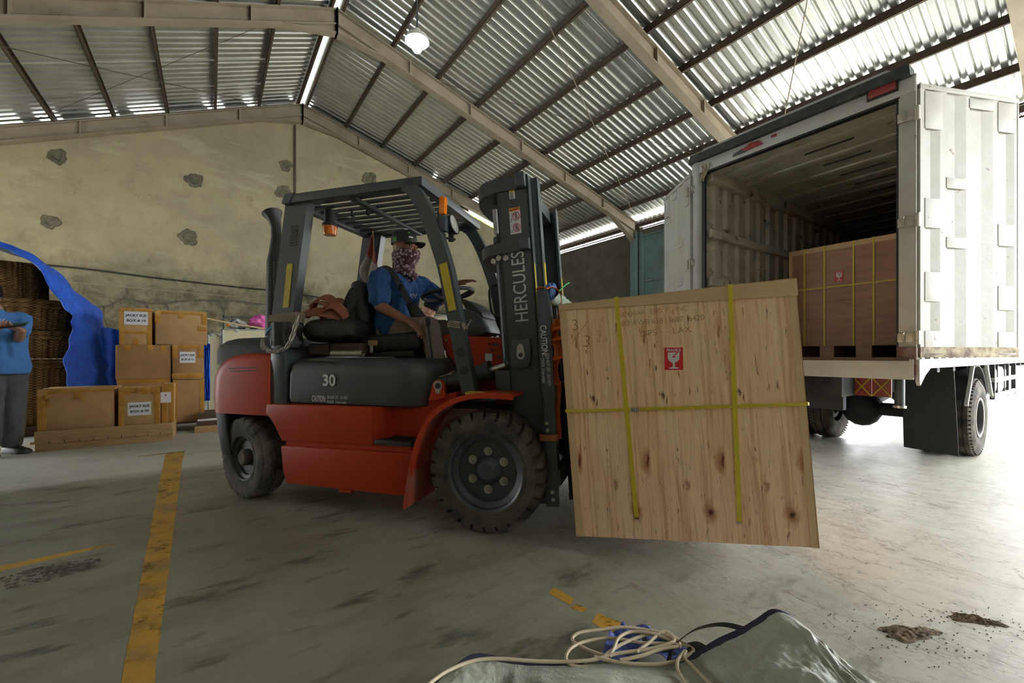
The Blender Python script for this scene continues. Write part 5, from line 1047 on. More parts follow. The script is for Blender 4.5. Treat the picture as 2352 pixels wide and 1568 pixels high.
# running gear
for y in (.55, 1.20): MB().bb((.25, y - .04, .66), (8.9, y + .04, .88)).build('chassis_rail', 'under', TK)
for k in range(12): MB().bb((.3 + k * .55, .02, .88), (.38 + k * .55, WD - .02, .96)).build('cross_bearer', 'under', TK)
ax2 = MB(); ax2.cyl((2.11, .1, .40), (2.11, 1.7, .40), .075); ax2.ball((2.11, .92, .40), (.20, .20, .22)); ax2.cyl((2.3, .92, .42), (3.8, .92, .6), .05); ax2.build('rear_axle', 'under', TK)
for y in (.45, 1.32): MB().sweep([(1.45, y, .62), (1.75, y, .52), (2.11, y, .49), (2.5, y, .52), (2.8, y, .64)], (.07, .06), (0, 1, 0)).build('leaf_spring', 'under', TK)
def tk_wheel(x, y, face, r=.395, w=.21, dish=True):
    M0 = Matrix.Translation((x, y, r)) @ Matrix.Rotation(pi / 2, 4, 'X'); rim = .188
    mb = MB(); k = r - rim; mb.lathe([(rim, -w * .38), (rim + .02, -w * .46), (rim + .4 * k, -w * .53), (rim + .7 * k, -w * .52), (r - .02, -w * .42), (r, -w * .36), (r, -w * .20), (r - .012, -w * .19), (r - .012, -w * .15), (r, -w * .14), (r, w * .14), (r - .012, w * .15), (r - .012, w * .19), (r, w * .2), (r, w * .36), (r - .02, w * .42), (rim + .7 * k, w * .52), (rim + .4 * k, w * .53), (rim + .02, w * .46), (rim, w * .38)], 56, M0)
    for i in range(56):
        a = 2 * pi * i / 56
        for s in (-1, 1): mb.box((x + (r - .012) * cos(a), y + s * w * .42, r + (r - .012) * sin(a)), (.008, .022, .016), (0, -a, 0))
    t = mb.build('tyre', 'rubber', TK, 30, weld=False)
    f = -face; q = MB(); q.lathe([(a, f * b) for a, b in ((rim + .012, w * .44), (rim + .004, w * .49), (rim - .012, w * .48), (rim - .022, w * .38), (rim - .035, .0), (rim - .04, -w * .25), (.10, -w * .30), (.09, -w * .22), (.0, -w * .20))], 40, M0); rm = q.build('rim', 'under' if dish else 'tw', t)
    q = MB(); q.lathe([(a, f * b) for a, b in ((rim + .012, w * .45), (rim + .012, w * .50), (rim - .006, w * .50), (rim - .010, w * .45))], 40, M0); q.build('rim_lip', 'zinc', t)
    q = MB(); q.lathe([(a, f * b) for a, b in ((.085, -w * .3), (.08, w * .05), (.06, w * .12), (0, w * .13))], 20, M0); q.build('hub', 'under', t)
    for i in range(6):
        a = 2 * pi * i / 6; c = V((x + .085 * 1.6 * cos(a), y + face * (-w * .24), r + .136 * sin(a))); MB().cyl(c, c + V((0, face * .03, 0)), .014, n=6).build('wheel_nut', 'zinc', t)
tk_wheel(2.11, .055, -1); tk_wheel(2.11, .30, -1); tk_wheel(2.11, 1.25, 1); tk_wheel(2.11, 1.50, 1); tk_wheel(8.25, .15, -1); tk_wheel(8.25, 1.65, 1)
for y0, y1 in ((.0, .395), (1.45, 1.83)):
    MB().hexa([(1.50, y0, .07), (1.505, y0, .07), (1.505, y1, .09), (1.50, y1, .09), (1.42, y0 + .02, .92), (1.43, y0 + .02, .92), (1.43, y1, .92), (1.42, y1, .92)]).build('mudflap', 'flap', TK)
for (xa, za, xb, zb) in ((1.86, .92, 1.58, .55), (2.50, .92, 2.78, .58)): MB().sweep([(xa, -.035, za), (xb, -.035, zb)], (.025, .03), (0, 1, 0)).build('guard_stay', 'tw', TK)
wa = MB(); wa.sweep([(2.11 + .50 * cos(a), .17, .42 + .50 * sin(a)) for a in [R(20 + 10 * i) for i in range(15)]], (.40, .008), (0, 1, 0)); wa.build('wheel_arch', 'under', TK)
# rear under-run bar, chevron plates, lamps, jack stay
ub = MB().bb((.62, .62, .50), (.70, 1.70, .66), .01).build('underrun_bar', 'under', TK)
MB().bb((.60, .60, .655), (.62, 1.5, .84)).build('plate_backing', 'under', TK)
for y in (.25, .39):
    pl = MB().bb((.555, y, .66), (.57, y + .135, .83)).build('chevron_plate', 'lamp_red', TK)
    for a, b in (((y, .66), (y + .135, .83)), ((y, .83), (y + .135, .66))): MB().sweep([(.553, a[0], a[1]), (.553, b[0], b[1])], (.004, .010), (1, 0, 0)).build('yellow_stripe', 'yellow', pl)
jk = MB().cyl((.45, .17, .60), (.45, .17, .86), .035, n=14).build('tail_pipe', 'steel_blue', TK); MB().cyl((.45, .17, .585), (.45, .17, .605), .045, n=14).build('pipe_rim', 'chrome', jk)
MB().tube([(.40, .98, .73), (.35, 1.5, .62)], .012, 8).build('bumper_stay', 'zinc', TK); MB().bb((.38, .93, .66), (.44, 1.0, .86)).build('stay_bracket', 'zinc', TK)
# fuel tank and side guard
ft = MB().bb((3.05, -.02, .58), (3.85, .35, .90), .06).build('fuel_tank', 'tw', TK); 
for x in (3.2, 3.65): MB().bb((x, -.028, .57), (x + .03, .36, .91)).build('tank_band', 'under', ft)
for x in (3.0, 3.9, 4.4): MB().bb((x, -.03, .52), (x + .04, .01, .93)).build('guard_post', 'under', TK)
for z in (.54, .72): MB().bb((2.95, -.04, z), (4.5, -.01, z + .05)).build('guard_rail', 'tw', TK)
cb = MB(); cb.prism([(7.1, .85), (9.0, .50), (9.05, 1.25), (8.9, 2.2), (8.65, 2.35), (7.1, 2.35)], 'xz', .04, 1.76, .05); CB = cb.build('cab', 'tw', TK)
M['dark_glass'] = mat('dark_glass', (.02, .025, .03), .08)
for s, y in ((-1, .035), (1, 1.765)): MB().prism([(7.7, 1.35), (8.7, 1.35), (8.63, 2.1), (7.7, 2.1)], 'xz', y, y + s * .006).build('cab_window', 'dark_glass', CB)
MB().hexa([(9.035, .15, 1.35), (9.055, .15, 1.35), (9.055, 1.65, 1.35), (9.035, 1.65, 1.35), (8.910, .15, 2.15), (8.930, .15, 2.15), (8.930, 1.65, 2.15), (8.910, 1.65, 2.15)]).build('windscreen', 'dark_glass', CB)
# the crate already aboard
M['ply_dark'] = mat('reddish_plywood', srgb(176, 136, 108), .65, 0, srgb(152, 114, 90), 3, stretch=(1, .8, 7), lo=.35, hi=.7, dirt=srgb(132, 96, 76), dscale=5, dlo=.6, dhi=.75)
TM = Matrix.Translation(TKP) @ Matrix.Rotation(TKR, 4, 'Z')
C2 = crate_root('plywood_crate', 'reddish plywood crate with yellow bands standing inside the truck', TM @ Matrix.Translation((1.10, 1.29, DK)) @ Matrix.Rotation(R(-90), 4, 'Z'))
# local: x across the truck to the right, y towards the truck's front
for nm, lo, hi in (('end_panel', (.0, .0, .125), (1.12, .012, 1.19)), ('end_panel', (.0, 1.188, .125), (1.12, 1.2, 1.19)), ('side_panel', (.0, .012, .125), (.012, 1.188, 1.19)), ('side_panel', (1.108, .012, .125), (1.12, 1.188, 1.19)), ('top_panel', (.0, .0, 1.19), (1.12, 1.2, 1.2))): MB().bb(lo, hi).build(nm, 'ply_dark', C2)
for x in (.0, .30, .62, .98): MB().bb((x, .0, .0), (x + .13, 1.2, .125)).build('skid', 'ply_dark', C2)
MB().bb((-.004, -.004, 1.15), (1.124, .0, 1.204)).build('top_edge_board', 'kraft', C2)
for xa in (-.004, 1.09): MB().bb((xa, -.004, .13), (xa + .034, .0, 1.15)).build('edge_board', 'kraft', C2)
for x in (.155, .345, .60, .765): strap(C2, [(x, -.0065, .126), (x, -.0065, 1.206), (x, .02, 1.208)], (1, 0, 0), .016)
strap(C2, [(-.008, .1, .755), (-.008, -.0085, .755), (1.128, -.0085, .755)], (0, 0, 1), .014)
fragile(C2, .475, -.001, .86, .072, .105)
# ------------------------------------------------------------------ cartons, pallets, baskets and tarpaulin along the back
def card_mat(name, a, b_):
    m, nt, b = base(name, a, .8, 0, .25); v = coords(nt)
    c = _mix(nt, ramp(nt, noise(nt, v, 4, 5), .35, .7), rgba(a), rgba(b_)); c = _mix(nt, math_(nt, 'MULTIPLY', ramp(nt, noise(nt, coords(nt, (1, 1, 30)), 12, 2), .45, .6), .10), c, rgba([x * .8 for x in a]))
    nt.links.new(c, b.inputs['Base Color']); bump(nt, b, noise(nt, v, 7, 4), .15, .02); return m
M['card'] = card_mat('brown_cardboard', srgb(190, 154, 108), srgb(172, 136, 94)); M['card2'] = card_mat('dull_cardboard', srgb(172, 134, 90), srgb(152, 118, 78))
M['tape'] = mat('brown_packing_tape', srgb(186, 138, 62), .22, 0, srgb(164, 118, 48), 14, bmp=.25, bscale=26)
def carton(x0, x1, y0, y1, z0, z1, label, m='card', tapes=(), sheet=None, rz=0, group=None, crumple=0):
    w, d, h = x1 - x0, y1 - y0, z1 - z0
    t = thing('cardboard_box', label, 'box', ((x0 + x1) / 2, (y0 + y1) / 2, z0), rz, group or ('cartons on the front pallet' if y0 < 7 and y0 > 6.5 else 'cartons in the rear stack' if 7.2 < y0 < 7.5 and x0 < 0 else None))
    mb = MB(); mb.box((0, 0, h / 2), (w, d, h), None, .008, 2)
    rnd = random.Random(int(x0 * 977) + int(z0 * 371))
    for v in mb.bm.verts: v.co += V((rnd.uniform(-1, 1), rnd.uniform(-1, 1), rnd.uniform(-1, 1))) * .003
    mb.build('body', m, t, 60)
    MB().bb((-w / 2, -.003, h), (w / 2, .003, h + .002)).build('flap_seam', 'card2', t)
    def tp(lo, hi, nm='tape'): MB().bb(lo, hi, .0008).build(nm, 'tape', t)
    for k in tapes:
        if k == 'top': tp((-w / 2 - .004, -.028, h), (w / 2 + .004, .028, h + .004)); tp((-w / 2 - .004, -.028, h - .08), (-w / 2, .028, h + .003))
        if k == 'topedge': tp((-w / 2 - .003, -d / 2 - .0040, h - .045), (w / 2 + .003, -d / 2, h + .004)); tp((-w / 2, -d / 2, h), (w / 2, -d / 2 + .05, h + .004))
        if k == 'corners':
            for s in (-1, 1): tp((s * (w / 2 + .004), -d / 2 - .0054, h * .62), (s * (w / 2 - .055), -d / 2 + .0, h + .002)); tp((s * (w / 2 + .004), -d / 2 - .0054, h * .62), (s * (w / 2), -d / 2 + .06, h + .002))
        if k == 'sides':
            for s in (-1, 1): tp((s * (w / 2 + .004), -d / 2 - .0032, .0), (s * (w / 2 - .045), -d / 2, h))
        if k == 'left': tp((-w / 2 - .004, -d / 2 - .0047, .02), (-w / 2 + .07, -d / 2, h + .002)); tp((-w / 2 - .004, -d / 2, .02), (-w / 2, d / 2, h * .9))
        if k == 'mid': tp((-.03, -d / 2 - .0060, h - .11), (.03, -d / 2, h + .004)); tp((-.03, -d / 2 - .0060, 0), (.03, -d / 2, .09))
        if k == 'midtop': tp((-.035, -d / 2 - .0060, h - .10), (.02, -d / 2, h + .004))
        if k == 'band': tp((-w / 2 - .004, -d / 2 - .0066, h * .30), (w / 2 + .004, -d / 2, h * .40))
        if k == 'low': tp((-w / 2 - .004, -d / 2 - .0070, .02), (w / 2 + .004, -d / 2, .085))
        if k == 'rightpatch': tp((w / 2 - .10, -d / 2 - .0062, h * .42), (w / 2 + .003, -d / 2, h * .58))
        if k == 'spots':
            for q in (-.30, .12, .36): tp((q * w - .03, -d / 2 - .0064, h - .075), (q * w + .03, -d / 2, h + .003))
    if sheet:
        sx, sz, sw, sh, a, b = sheet
        s = MB().bb((sx - sw / 2, -d / 2 - .0085, sz - sh / 2), (sx + sw / 2, -d / 2 - .0072, sz + sh / 2)).build('paper_label', 'paper', t)
        if a: text(a, sh * .24, 'black_print', s, (sx, -d / 2 - .0095, sz + sh * .20), FACE_R, bold=.03, sx=min(1.1, sw / (sh * .24 * len(a) * .62)))
        if b: text(b, sh * .24, 'black_print', s, (sx, -d / 2 - .0095, sz - sh * .19), FACE_R, bold=.03, sx=min(1.1, sw / (sh * .24 * len(b) * .66)))
    return t
def crumples(t, spots):               # wrinkled loose tape ends
    for x, y, z, s in spots:
        mb = MB()
        for i in range(3): mb.sweep(spline([(x + random.uniform(-s, s), y - .006, z + random.uniform(-s, s)), (x + random.uniform(-s, s) * .5, y - .022, z + random.uniform(-s, s) * .5), (x + random.uniform(-s, s), y - .006, z + random.uniform(-s, s))], 4), (.028, .002), (.4, 0, 1))
        mb.build('loose_tape', 'tape', t, 60)
# front pallet tray with three cartons
pl = thing('wooden_pallet', 'pale wooden pallet tray under the three front cartons', 'pallet', (-.967, 6.60, 0), R(-.6))
MB().bb((-.57, -.022, .105), (.57, .0, .215), .003).build('front_board', 'wood', pl); MB().bb((-.60, -.03, .085), (.575, .03, .108), .003).build('ledge_board', 'wood', pl); MB().bb((-.56, -.005, .0), (.575, .02, .085), .003).build('bottom_board', 'wood', pl)
MB().bb((.555, .0, .0), (.575, .60, .20), .003).build('side_board', 'wood', pl); MB().bb((-.57, .0, .0), (-.55, .60, .20), .003).build('side_board', 'wood', pl)
for k in range(6): MB().bb((-.55, .01 + k * .10, .085), (.555, .09 + k * .10, .105)).build('deck_plank', 'wood', pl)
for k in range(9): MB().bb((-.46 + k * .115, -.0315, .086), (-.452 + k * .115, -.029, .107)).build('board_notch', 'oldwood', pl)
A = carton(-1.53, -.925, 6.665, 7.15, .105, .655, 'largest carton on the front pallet, plain, with tape wrapped over its left corner', 'card', ('topedge', 'left', 'mid', 'top')); crumples(A, ((-.24, -.2425, .36, .05), (-.24, -.2425, .44, .05), (.02, -.2425, .47, .05)))
B = carton(-.888, -.522, 6.665, 7.02, .105, .64, 'carton reading JACKY SUE BOX # 09 on the front pallet', 'card', ('topedge', 'sides', 'corners', 'low', 'top', 'spots'), (-.0, .29, .21, .155, 'JACKY SUE', 'BOX # 09'), R(1)); crumples(B, ((.0, -.1775, .50, .04),))
D = carton(-.505, -.395, 6.80, 7.15, .105, .67, 'narrow carton with a half hidden sheet at the right end of the front pallet', 'card', ('topedge', 'sides', 'low', 'mid'), (-.02, .40, .10, .13, 'E', ''), 0)
# stack behind
p2 = thing('wooden_pallet', 'low dark pallet under the rear carton stack', 'pallet', (-.53, 7.55, 0))
for k in range(5): MB().bb((-.48, -.27 + k * .115, .10), (.48, -.175 + k * .115, .12)).build('deck_plank', 'oldwood', p2)
for x in (-.45, 0, .40): MB().bb((x, -.27, 0), (x + .06, .28, .10)).build('runner', 'oldwood', p2)
carton(-.99, -.46, 7.32, 7.80, .12, .715, 'carton at the bottom left of the rear stack', 'card2', ('topedge',))
carton(-.428, -.095, 7.30, 7.78, .12, .695, 'carton at the bottom right of the rear stack', 'card2', ('sides', 'top'))
carton(-.998, -.455, 7.30, 7.78, .718, 1.158, 'plain wide carton in the middle row of the rear stack', 'card2', ('spots', 'top'))
carton(-.437, -.098, 7.29, 7.75, .698, 1.165, 'carton reading BOX # 13 in the middle row of the rear stack', 'card2', ('topedge', 'low', 'corners'), (-.005, .30, .17, .15, 'JACKY SUE', 'BOX # 13'))
carton(-.958, -.645, 7.30, 7.66, 1.16, 1.632, 'carton reading JACKY SUE BOX # 10 on top of the rear stack', 'card', ('topedge', 'sides', 'band', 'mid'), (.005, .345, .235, .17, 'JACKY SUE', 'BOX # 10'), R(-1.5))
carton(-.615, -.063, 7.30, 7.72, 1.168, 1.62, 'wide plain carton on top of the rear stack beside box 10', 'card', ('topedge', 'midtop', 'rightpatch', 'corners', 'top'))
p3 = thing('wooden_pallet', 'small stacked pallet boards at the back wheel end of the forklift', 'pallet', (.06, 7.05, 0))
MB().bb((-.25, -.05, .0), (.4, .05, .085), .004).build('board', 'wood', p3); MB().bb((-.23, -.02, .085), (.4, .10, .15), .004).build('board', 'oldwood', p3); MB().bb((-.22, -.03, .15), (.2, .06, .175), .003).build('board', 'paper', p3); MB().bb((-.21, .0, .175), (.4, .5, .24), .004).build('board', 'oldwood', p3)
# rattan baskets
def rattan():
    m, nt, b = base('woven_rattan', (.2, .14, .07), .8, 0, .3); t = nt.nodes.new('ShaderNodeTexCoord')
    sp = nt.nodes.new('ShaderNodeSeparateXYZ'); nt.links.new(t.outputs['Object'], sp.inputs[0])
    ang = math_(nt, 'MULTIPLY', math_(nt, 'ARCTAN2', sp.outputs['Y'], sp.outputs['X']), 46); zz = math_(nt, 'MULTIPLY', sp.outputs['Z'], 190)
    w = math_(nt, 'ADD', math_(nt, 'MULTIPLY', math_(nt, 'SINE', ang), math_(nt, 'SINE', zz)), math_(nt, 'MULTIPLY', math_(nt, 'SINE', math_(nt, 'MULTIPLY', ang, .5)), .5))
    f = ramp(nt, math_(nt, 'MULTIPLY_ADD', w, .5, .5), .15, .85)
    c = _mix(nt, f, rgba(srgb(92, 66, 36)), rgba(srgb(180, 142, 86))); c = _mix(nt, ramp(nt, noise(nt, t.outputs['Object'], 6, 4), .4, .7), c, rgba(srgb(128, 98, 58)))
    nt.links.new(c, b.inputs['Base Color']); bump(nt, b, w, .8, .01); return m
M['rattan'] = rattan()
def basket(x, y, z, r, h, label, rim=.05, taper=.93, sq=2.6, ribs=44):
    t = thing('rattan_basket', label, 'basket', (x, y, z), group='stacked rattan baskets'); 
    def ring(rr, zz, wob=.011): return [(rr * abs(cos(a)) ** (2 / sq) * (1 if cos(a) > 0 else -1) + wob * sin(ribs * a) * cos(a), rr * abs(sin(a)) ** (2 / sq) * (1 if sin(a) > 0 else -1) + wob * sin(ribs * a) * sin(a), zz) for a in [2 * pi * i / 224 for i in range(224)]]
    mb = MB(); mb.loft([ring(r * taper, 0), ring(r * (taper * .6 + .4), h * .45), ring(r, h * .9), ring(r, h), ring(r - .03, h), ring(r * taper - .03, .03)]); mb.build('body', 'rattan', t, 60)
    if rim:
        for dz, rr in ((h - rim, r + .012), (h + .004, r + .018)):
            rm = MB(); rm.loft([ring(rr + .028 * cos(q), dz + rim * .62 * sin(q), .005) for q in [2 * pi * i / 10 for i in range(10)]], closed=True); rm.build('rim_roll', 'rattan', t, 60)
    return t
basket(-2.07, 8.42, .12, .50, .82, 'bottom rattan basket of the tall woven stack'); basket(-2.07, 8.42, .985, .50, .325, 'second rattan basket from the bottom of the woven stack'); basket(-2.08, 8.42, 1.355, .50, .355, 'third rattan basket in the woven stack, just below the topmost'); basket(-2.28, 8.42, 1.76, .40, .45, 'topmost rattan basket, narrower, under the blue tarpaulin', .0, 1.0, 5)
pp_ = thing('wooden_pallet', 'dark pallet under the rattan baskets', 'pallet', (-2.07, 8.42, 0))
for k in range(6): MB().bb((-.55, -.54 + k * .18, .10), (.55, -.40 + k * .18, .12)).build('deck_plank', 'oldwood', pp_)
for y in (-.5, -.03, .42): MB().bb((-.52, y, 0), (.52, y + .08, .10)).build('runner', 'oldwood', pp_)
# blue tarpaulin hung over the stack
def tarp_mat(name, a, b_, sc=9):
    m, nt, b = base(name, a, .45, 0, .4); v = coords(nt); c = _mix(nt, ramp(nt, noise(nt, v, sc, 6, .65), .4, .65), rgba(a), rgba(b_)); nt.links.new(c, b.inputs['Base Color'])
    h = math_(nt, 'ADD', noise(nt, v, 6, 8, .65, .8), math_(nt, 'MULTIPLY', noise(nt, v, 22, 6, .7, 1.2), .4)); bump(nt, b, h, .6, .03); return m
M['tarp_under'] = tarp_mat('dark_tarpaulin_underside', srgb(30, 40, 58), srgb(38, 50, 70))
M['tarp_blue'] = tarp_mat('blue_tarpaulin', srgb(28, 84, 196), srgb(40, 102, 216))
fr = spline([(-2.55, 7.46, 2.40), (-2.05, 7.46, 2.29), (-1.80, 7.46, 2.15), (-1.57, 7.46, 1.77), (-1.455, 7.46, 1.54), (-1.405, 7.46, 1.40), (-1.45, 7.46, 1.16), (-1.465, 7.46, .90), (-1.45, 7.46, .56), (-1.44, 7.46, .20)], 6)
md = spline([(-2.50, 7.60, 2.47), (-2.05, 7.60, 2.35), (-1.77, 7.60, 2.225), (-1.51, 7.60, 1.90), (-1.34, 7.60, 1.64), (-1.27, 7.60, 1.33), (-1.225, 7.60, 1.0), (-1.215, 7.60, .80), (-1.20, 7.60, .55), (-1.20, 7.60, .20)], 6)
ot = spline([(-2.6, 8.25, 2.56), (-2.12, 8.25, 2.43), (-1.85, 8.25, 2.27), (-1.53, 8.25, 1.91), (-1.30, 8.25, 1.655), (-1.22, 8.25, 1.32), (-1.16, 8.25, .95), (-1.15, 8.25, .78), (-1.14, 8.25, .5), (-1.14, 8.25, .15)], 6)
bk_ = [V((p.x - .15, 9.1, p.z + .02)) for p in ot]
tb = thing('tarpaulin', 'blue tarpaulin draped over the rattan baskets and hanging to the floor', 'tarpaulin', (0, 0, 0))
def tsurf(u, v):
    i = u * (len(fr) - 1); k = min(int(i), len(fr) - 2); t = i - k; g = lambda L: L[k].lerp(L[k + 1], t)
    a, b, c, d = g(fr), g(md), g(ot), g(bk_)
    if v < .34: p = a.lerp(b, v / .34)
    elif v < .72: p = b.lerp(c, (v - .34) / .38)
    else: p = c.lerp(d, (v - .72) / .28)
    w = .012 * sin(31 * u + 9 * v) + .010 * sin(57 * u - 14 * v) + .012 * sin(21 * v + 6 * u)
    return p + V((w, w * .4, w * .5))
ts = MB().grid(tsurf, 90, 30).build('sheet', 'tarp_blue', tb, 60, solid=.006); ts.data.materials.append(M['tarp_under']); ts.modifiers['solid'].material_offset = 1; ts.modifiers['solid'].offset = -1
tag(MB().grid(lambda u, v: (-1.25 + .32 * u + .02 * sin(9 * v), 8.0 + .1 * u + .02 * sin(14 * u + 4 * v), .1 + 1.30 * v - .02 * u + .01 * sin(8 * u)), 16, 20).build('tarpaulin', 'tarp_blue', None, 60, solid=.004), 'smaller blue tarpaulin end showing between the basket cover and the cartons', 'tarpaulin')
tag(MB().grid(lambda u, v: (-.10 + .075 * u, 7.84 + .02 * sin(18 * u + 5 * v), .35 + .85 * v), 10, 14).build('tarpaulin', 'tarp_blue', None, 60, solid=.004), 'strip of blue tarpaulin hanging behind the right side of the carton stack', 'tarpaulin')
# cases with aluminium corners, odds and ends on top
M['cream'] = mat('cream_case_panel', srgb(222, 214, 176), .5, 0, srgb(206, 198, 160), 3); M['alu'] = mat('aluminium_edging', (.42, .46, .45), .4, .6)
def case(x0, x1, y0, y1, z0, z1, label):
    t = thing('panelled_case', label, 'case', (x0, y0, z0)); w, d, h = x1 - x0, y1 - y0, z1 - z0
    MB().bb((.006, .006, .0), (w - .006, d - .006, h - .006)).build('panel', 'cream', t)
    for x in (0, w - .022): 
        for y in (0, d - .022): MB().bb((x, y, 0), (x + .022, y + .022, h), .003).build('corner_edge', 'alu', t)
    for z in (0, h - .022): MB().bb((0, 0, z), (w, .022, z + .022), .003).build('rail', 'alu', t); MB().bb((0, 0, z), (.022, d, z + .022), .003).build('rail', 'alu', t); MB().bb((w - .022, 0, z), (w, d, z + .022), .003).build('rail', 'alu', t)
    for x in (w * .2, w * .72): MB().bb((x, -.006, h - .05), (x + .05, .0, h - .005), .003).build('latch', 'alu', t)
    return t
case(.13, 1.0, 8.2, 8.8, 0, 1.45, 'long cream case with aluminium edges behind the forklift counterweight')
case(-.06, .118, 8.25, 8.7, 0, 1.375, 'narrow cream case with aluminium edges beside the carton stack')
wp = W(-.93, 6.0); case(wp.x, wp.x + .5, wp.y, wp.y + .4, 0, 1.60, 'cream case with aluminium edges beyond the cab behind the man')
fr_ = thing('metal_rack', 'small grey metal rack standing on the long cream case', 'rack', (.14, 8.45, 1.45))
for x in (0, .12, .5): MB().bb((x, 0, 0), (x + .02, .02, .22)).build('upright', 'steel_blue', fr_)
MB().bb((0, 0, .20), (.52, .02, .22)).build('crossbar', 'steel_blue', fr_)
M['pink_film'] = tarp_mat('pink_plastic_film', srgb(232, 120, 184), srgb(214, 84, 160)); M['clear_film'] = tarp_mat('clear_plastic_film', srgb(186, 186, 176), srgb(150, 150, 140))
def crumpled(name, label, cat, loc, sx, sy, sz, m, seed, k=1.0):
    rnd = random.Random(seed); ph = [rnd.uniform(0, 6.28) for _ in range(8)]
    def f(u, v):
        a, b = 2 * pi * u, pi * v; r = 1 + k * (.16 * sin(3 * a + ph[0] + 4 * b) + .12 * sin(5 * a - 6 * b + ph[1]) + .09 * sin(9 * a + 5 * b + ph[2]) + .06 * sin(15 * a - 11 * b + ph[3]))
        return (sx * r * cos(a) * sin(b), sy * r * sin(a) * sin(b), sz * (.5 - .5 * cos(b) * (1 + .2 * k * sin(2 * a + ph[4]))) )
    o = MB().grid(f, 48, 22, wrap_u=True).build(name, m, None, 60); o.location = loc; return tag(o, label, cat)
crumpled('plastic_bag', 'crumpled pink plastic bag on the long cream case', 'bag', (.66, 8.40, 1.45), .15, .11, .25, 'pink_film', 3)
crumpled('plastic_bag', 'clear crumpled plastic bag on the cream case left of the pink bag', 'bag', (.34, 8.38, 1.45), .13, .09, .17, 'clear_film', 5)
for i, (x, z, lab) in enumerate(((.40, .0, 'small black tool lying left on the long cream case'), (.57, .0, 'small black tool lying under the pink bag'))):
    tl = thing('hand_tool', lab, 'tool', (x, 8.27, 1.45)); MB().cyl((-.05, 0, .02), (.05, 0, .02), .02, .014, n=10).build('body', 'black', tl); MB().cyl((.05, 0, .02), (.10, 0, .015), .008, n=8).build('tip', 'chrome', tl)
M['bamboo'] = mat('pale_bamboo', srgb(206, 182, 136), .6)
cane = thing('bamboo_pole', 'pale bamboo pole leaning from the top carton over the cream cases', 'pole', (0, 0, 0)); MB().tube([(-.12, 7.76, 1.58), (.30, 7.80, 1.50), (.75, 7.84, 1.44)], .011, 8).build('cane', 'bamboo', cane)
rb = MB().ball((.20, 7.78, 1.485), .02, 14).build('ball', 'orange_plastic'); tag(rb, 'small red ball hanging below the bamboo pole', 'ball')
# things seen through the cab
bx = W(-.66, 5.0); carton(bx.x - .12, bx.x + .10, bx.y, bx.y + .30, 0, 1.04, 'tall pale carton standing beyond the cowl plate', 'card', ('mid',))
bq = W(-.13, 4.75); carton(bq.x - .25, bq.x + .25, bq.y, bq.y + .4, 0, 1.17, 'tall carton under the clear bottles beyond the mast', 'card2', ('topedge',))
M['clear_plastic'] = mat('clear_plastic', (.62, .66, .66), .12, 0, (.5, .55, .55), 20, bmp=.3, bscale=18)
for i, (dx, dy, s, lab) in enumerate(((-.08, .05, 1.0, 'clear plastic bottle on the tall carton, nearer the visor'), (.03, .03, .9, 'clear plastic bottle on the tall carton, nearer the mast'), (.11, .12, .95, 'clear plastic bottle rearmost on the tall carton behind the mast'))):
    b_ = thing('plastic_bottle', lab, 'bottle', (bq.x + dx, bq.y + dy + .05, 1.174), 0, 'clear bottles beyond the mast')
    MB().lathe([(0, 0), (.045 * s, .002), (.048 * s, .03), (.044 * s, .06), (.048 * s, .09), (.044 * s, .12), (.048 * s, .15), (.030 * s, .20), (.014, .225), (.014, .245), (0, .245)], 20).build('body', 'clear_plastic', b_); MB().cyl((0, 0, .240), (0, 0, .262), .017, n=14).build('cap', 'steel_blue', b_)
# ------------------------------------------------------------------ loose things riding on the forklift
def onfk(name, label, cat, p=(0, 0, 0), group=None): return thing(name, label, cat, FKM @ V(p), FKR, group)
# dark stuffed sack behind the seat, wooden blocks below it
sk_ = onfk('stuffed_sack', 'dirty black stuffed sack lying behind the driver seat', 'sack', (-1.26, -.20, 1.125))
def sackf(u, v):
    a, b = 2 * pi * u, pi * v; ex = lambda t, e: (abs(t) ** e) * (1 if t > 0 else -1)
    return (.235 * ex(cos(a), .45) * ex(sin(b), .5) + .006 * sin(9 * b + 4 * a), .24 * ex(sin(a), .45) * ex(sin(b), .5), .082 * (1 - ex(cos(b), .6)) + .005 * sin(7 * a + 2) + .004 * sin(13 * a + 6 * b))
MB().grid(sackf, 56, 24, wrap_u=True).build('body', 'dirty_black', sk_, 70)
for i, (x0, x1, y, z0, z1, lab) in enumerate(((-1.47, -1.285, -.36, 1.025, 1.115, 'oily brown wooden block under the sack, nearer the rear pillar'), (-1.275, -1.02, -.36, 1.03, 1.115, 'oily brown wooden block under the sack, nearer the seat'))):
    t = onfk('wooden_block', lab, 'block', ((x0 + x1) / 2, -.20, z0)); w = x1 - x0
    MB().bb((-w / 2, -.16, 0), (w / 2, .20, z1 - z0), .02).build('block', 'oldwood', t, 60)
pt = onfk('metal_pipe', 'short grey metal pipe lying on the engine hood by the seat', 'pipe', (-1.08, -.40, 1.04)); MB().lathe([(.022, -.14), (.022, .12), (.016, .12), (.016, -.14), (.022, -.14)], 18, Matrix.Rotation(pi / 2, 4, 'Y')).build('pipe', 'zinc', pt)
fd_ = onfk('folded_paper', 'dirty pale paper sheet on the engine hood edge', 'paper', (-1.2, -.45, 1.0)); MB().hexa([(-.16, -.03, -.006), (.09, -.055, -.016), (.10, .05, .012), (-.10, .05, .012), (-.16, -.03, -.004), (.09, -.055, -.014), (.10, .05, .014), (-.10, .05, .014)]).build('sheet', 'mortar', fd_)
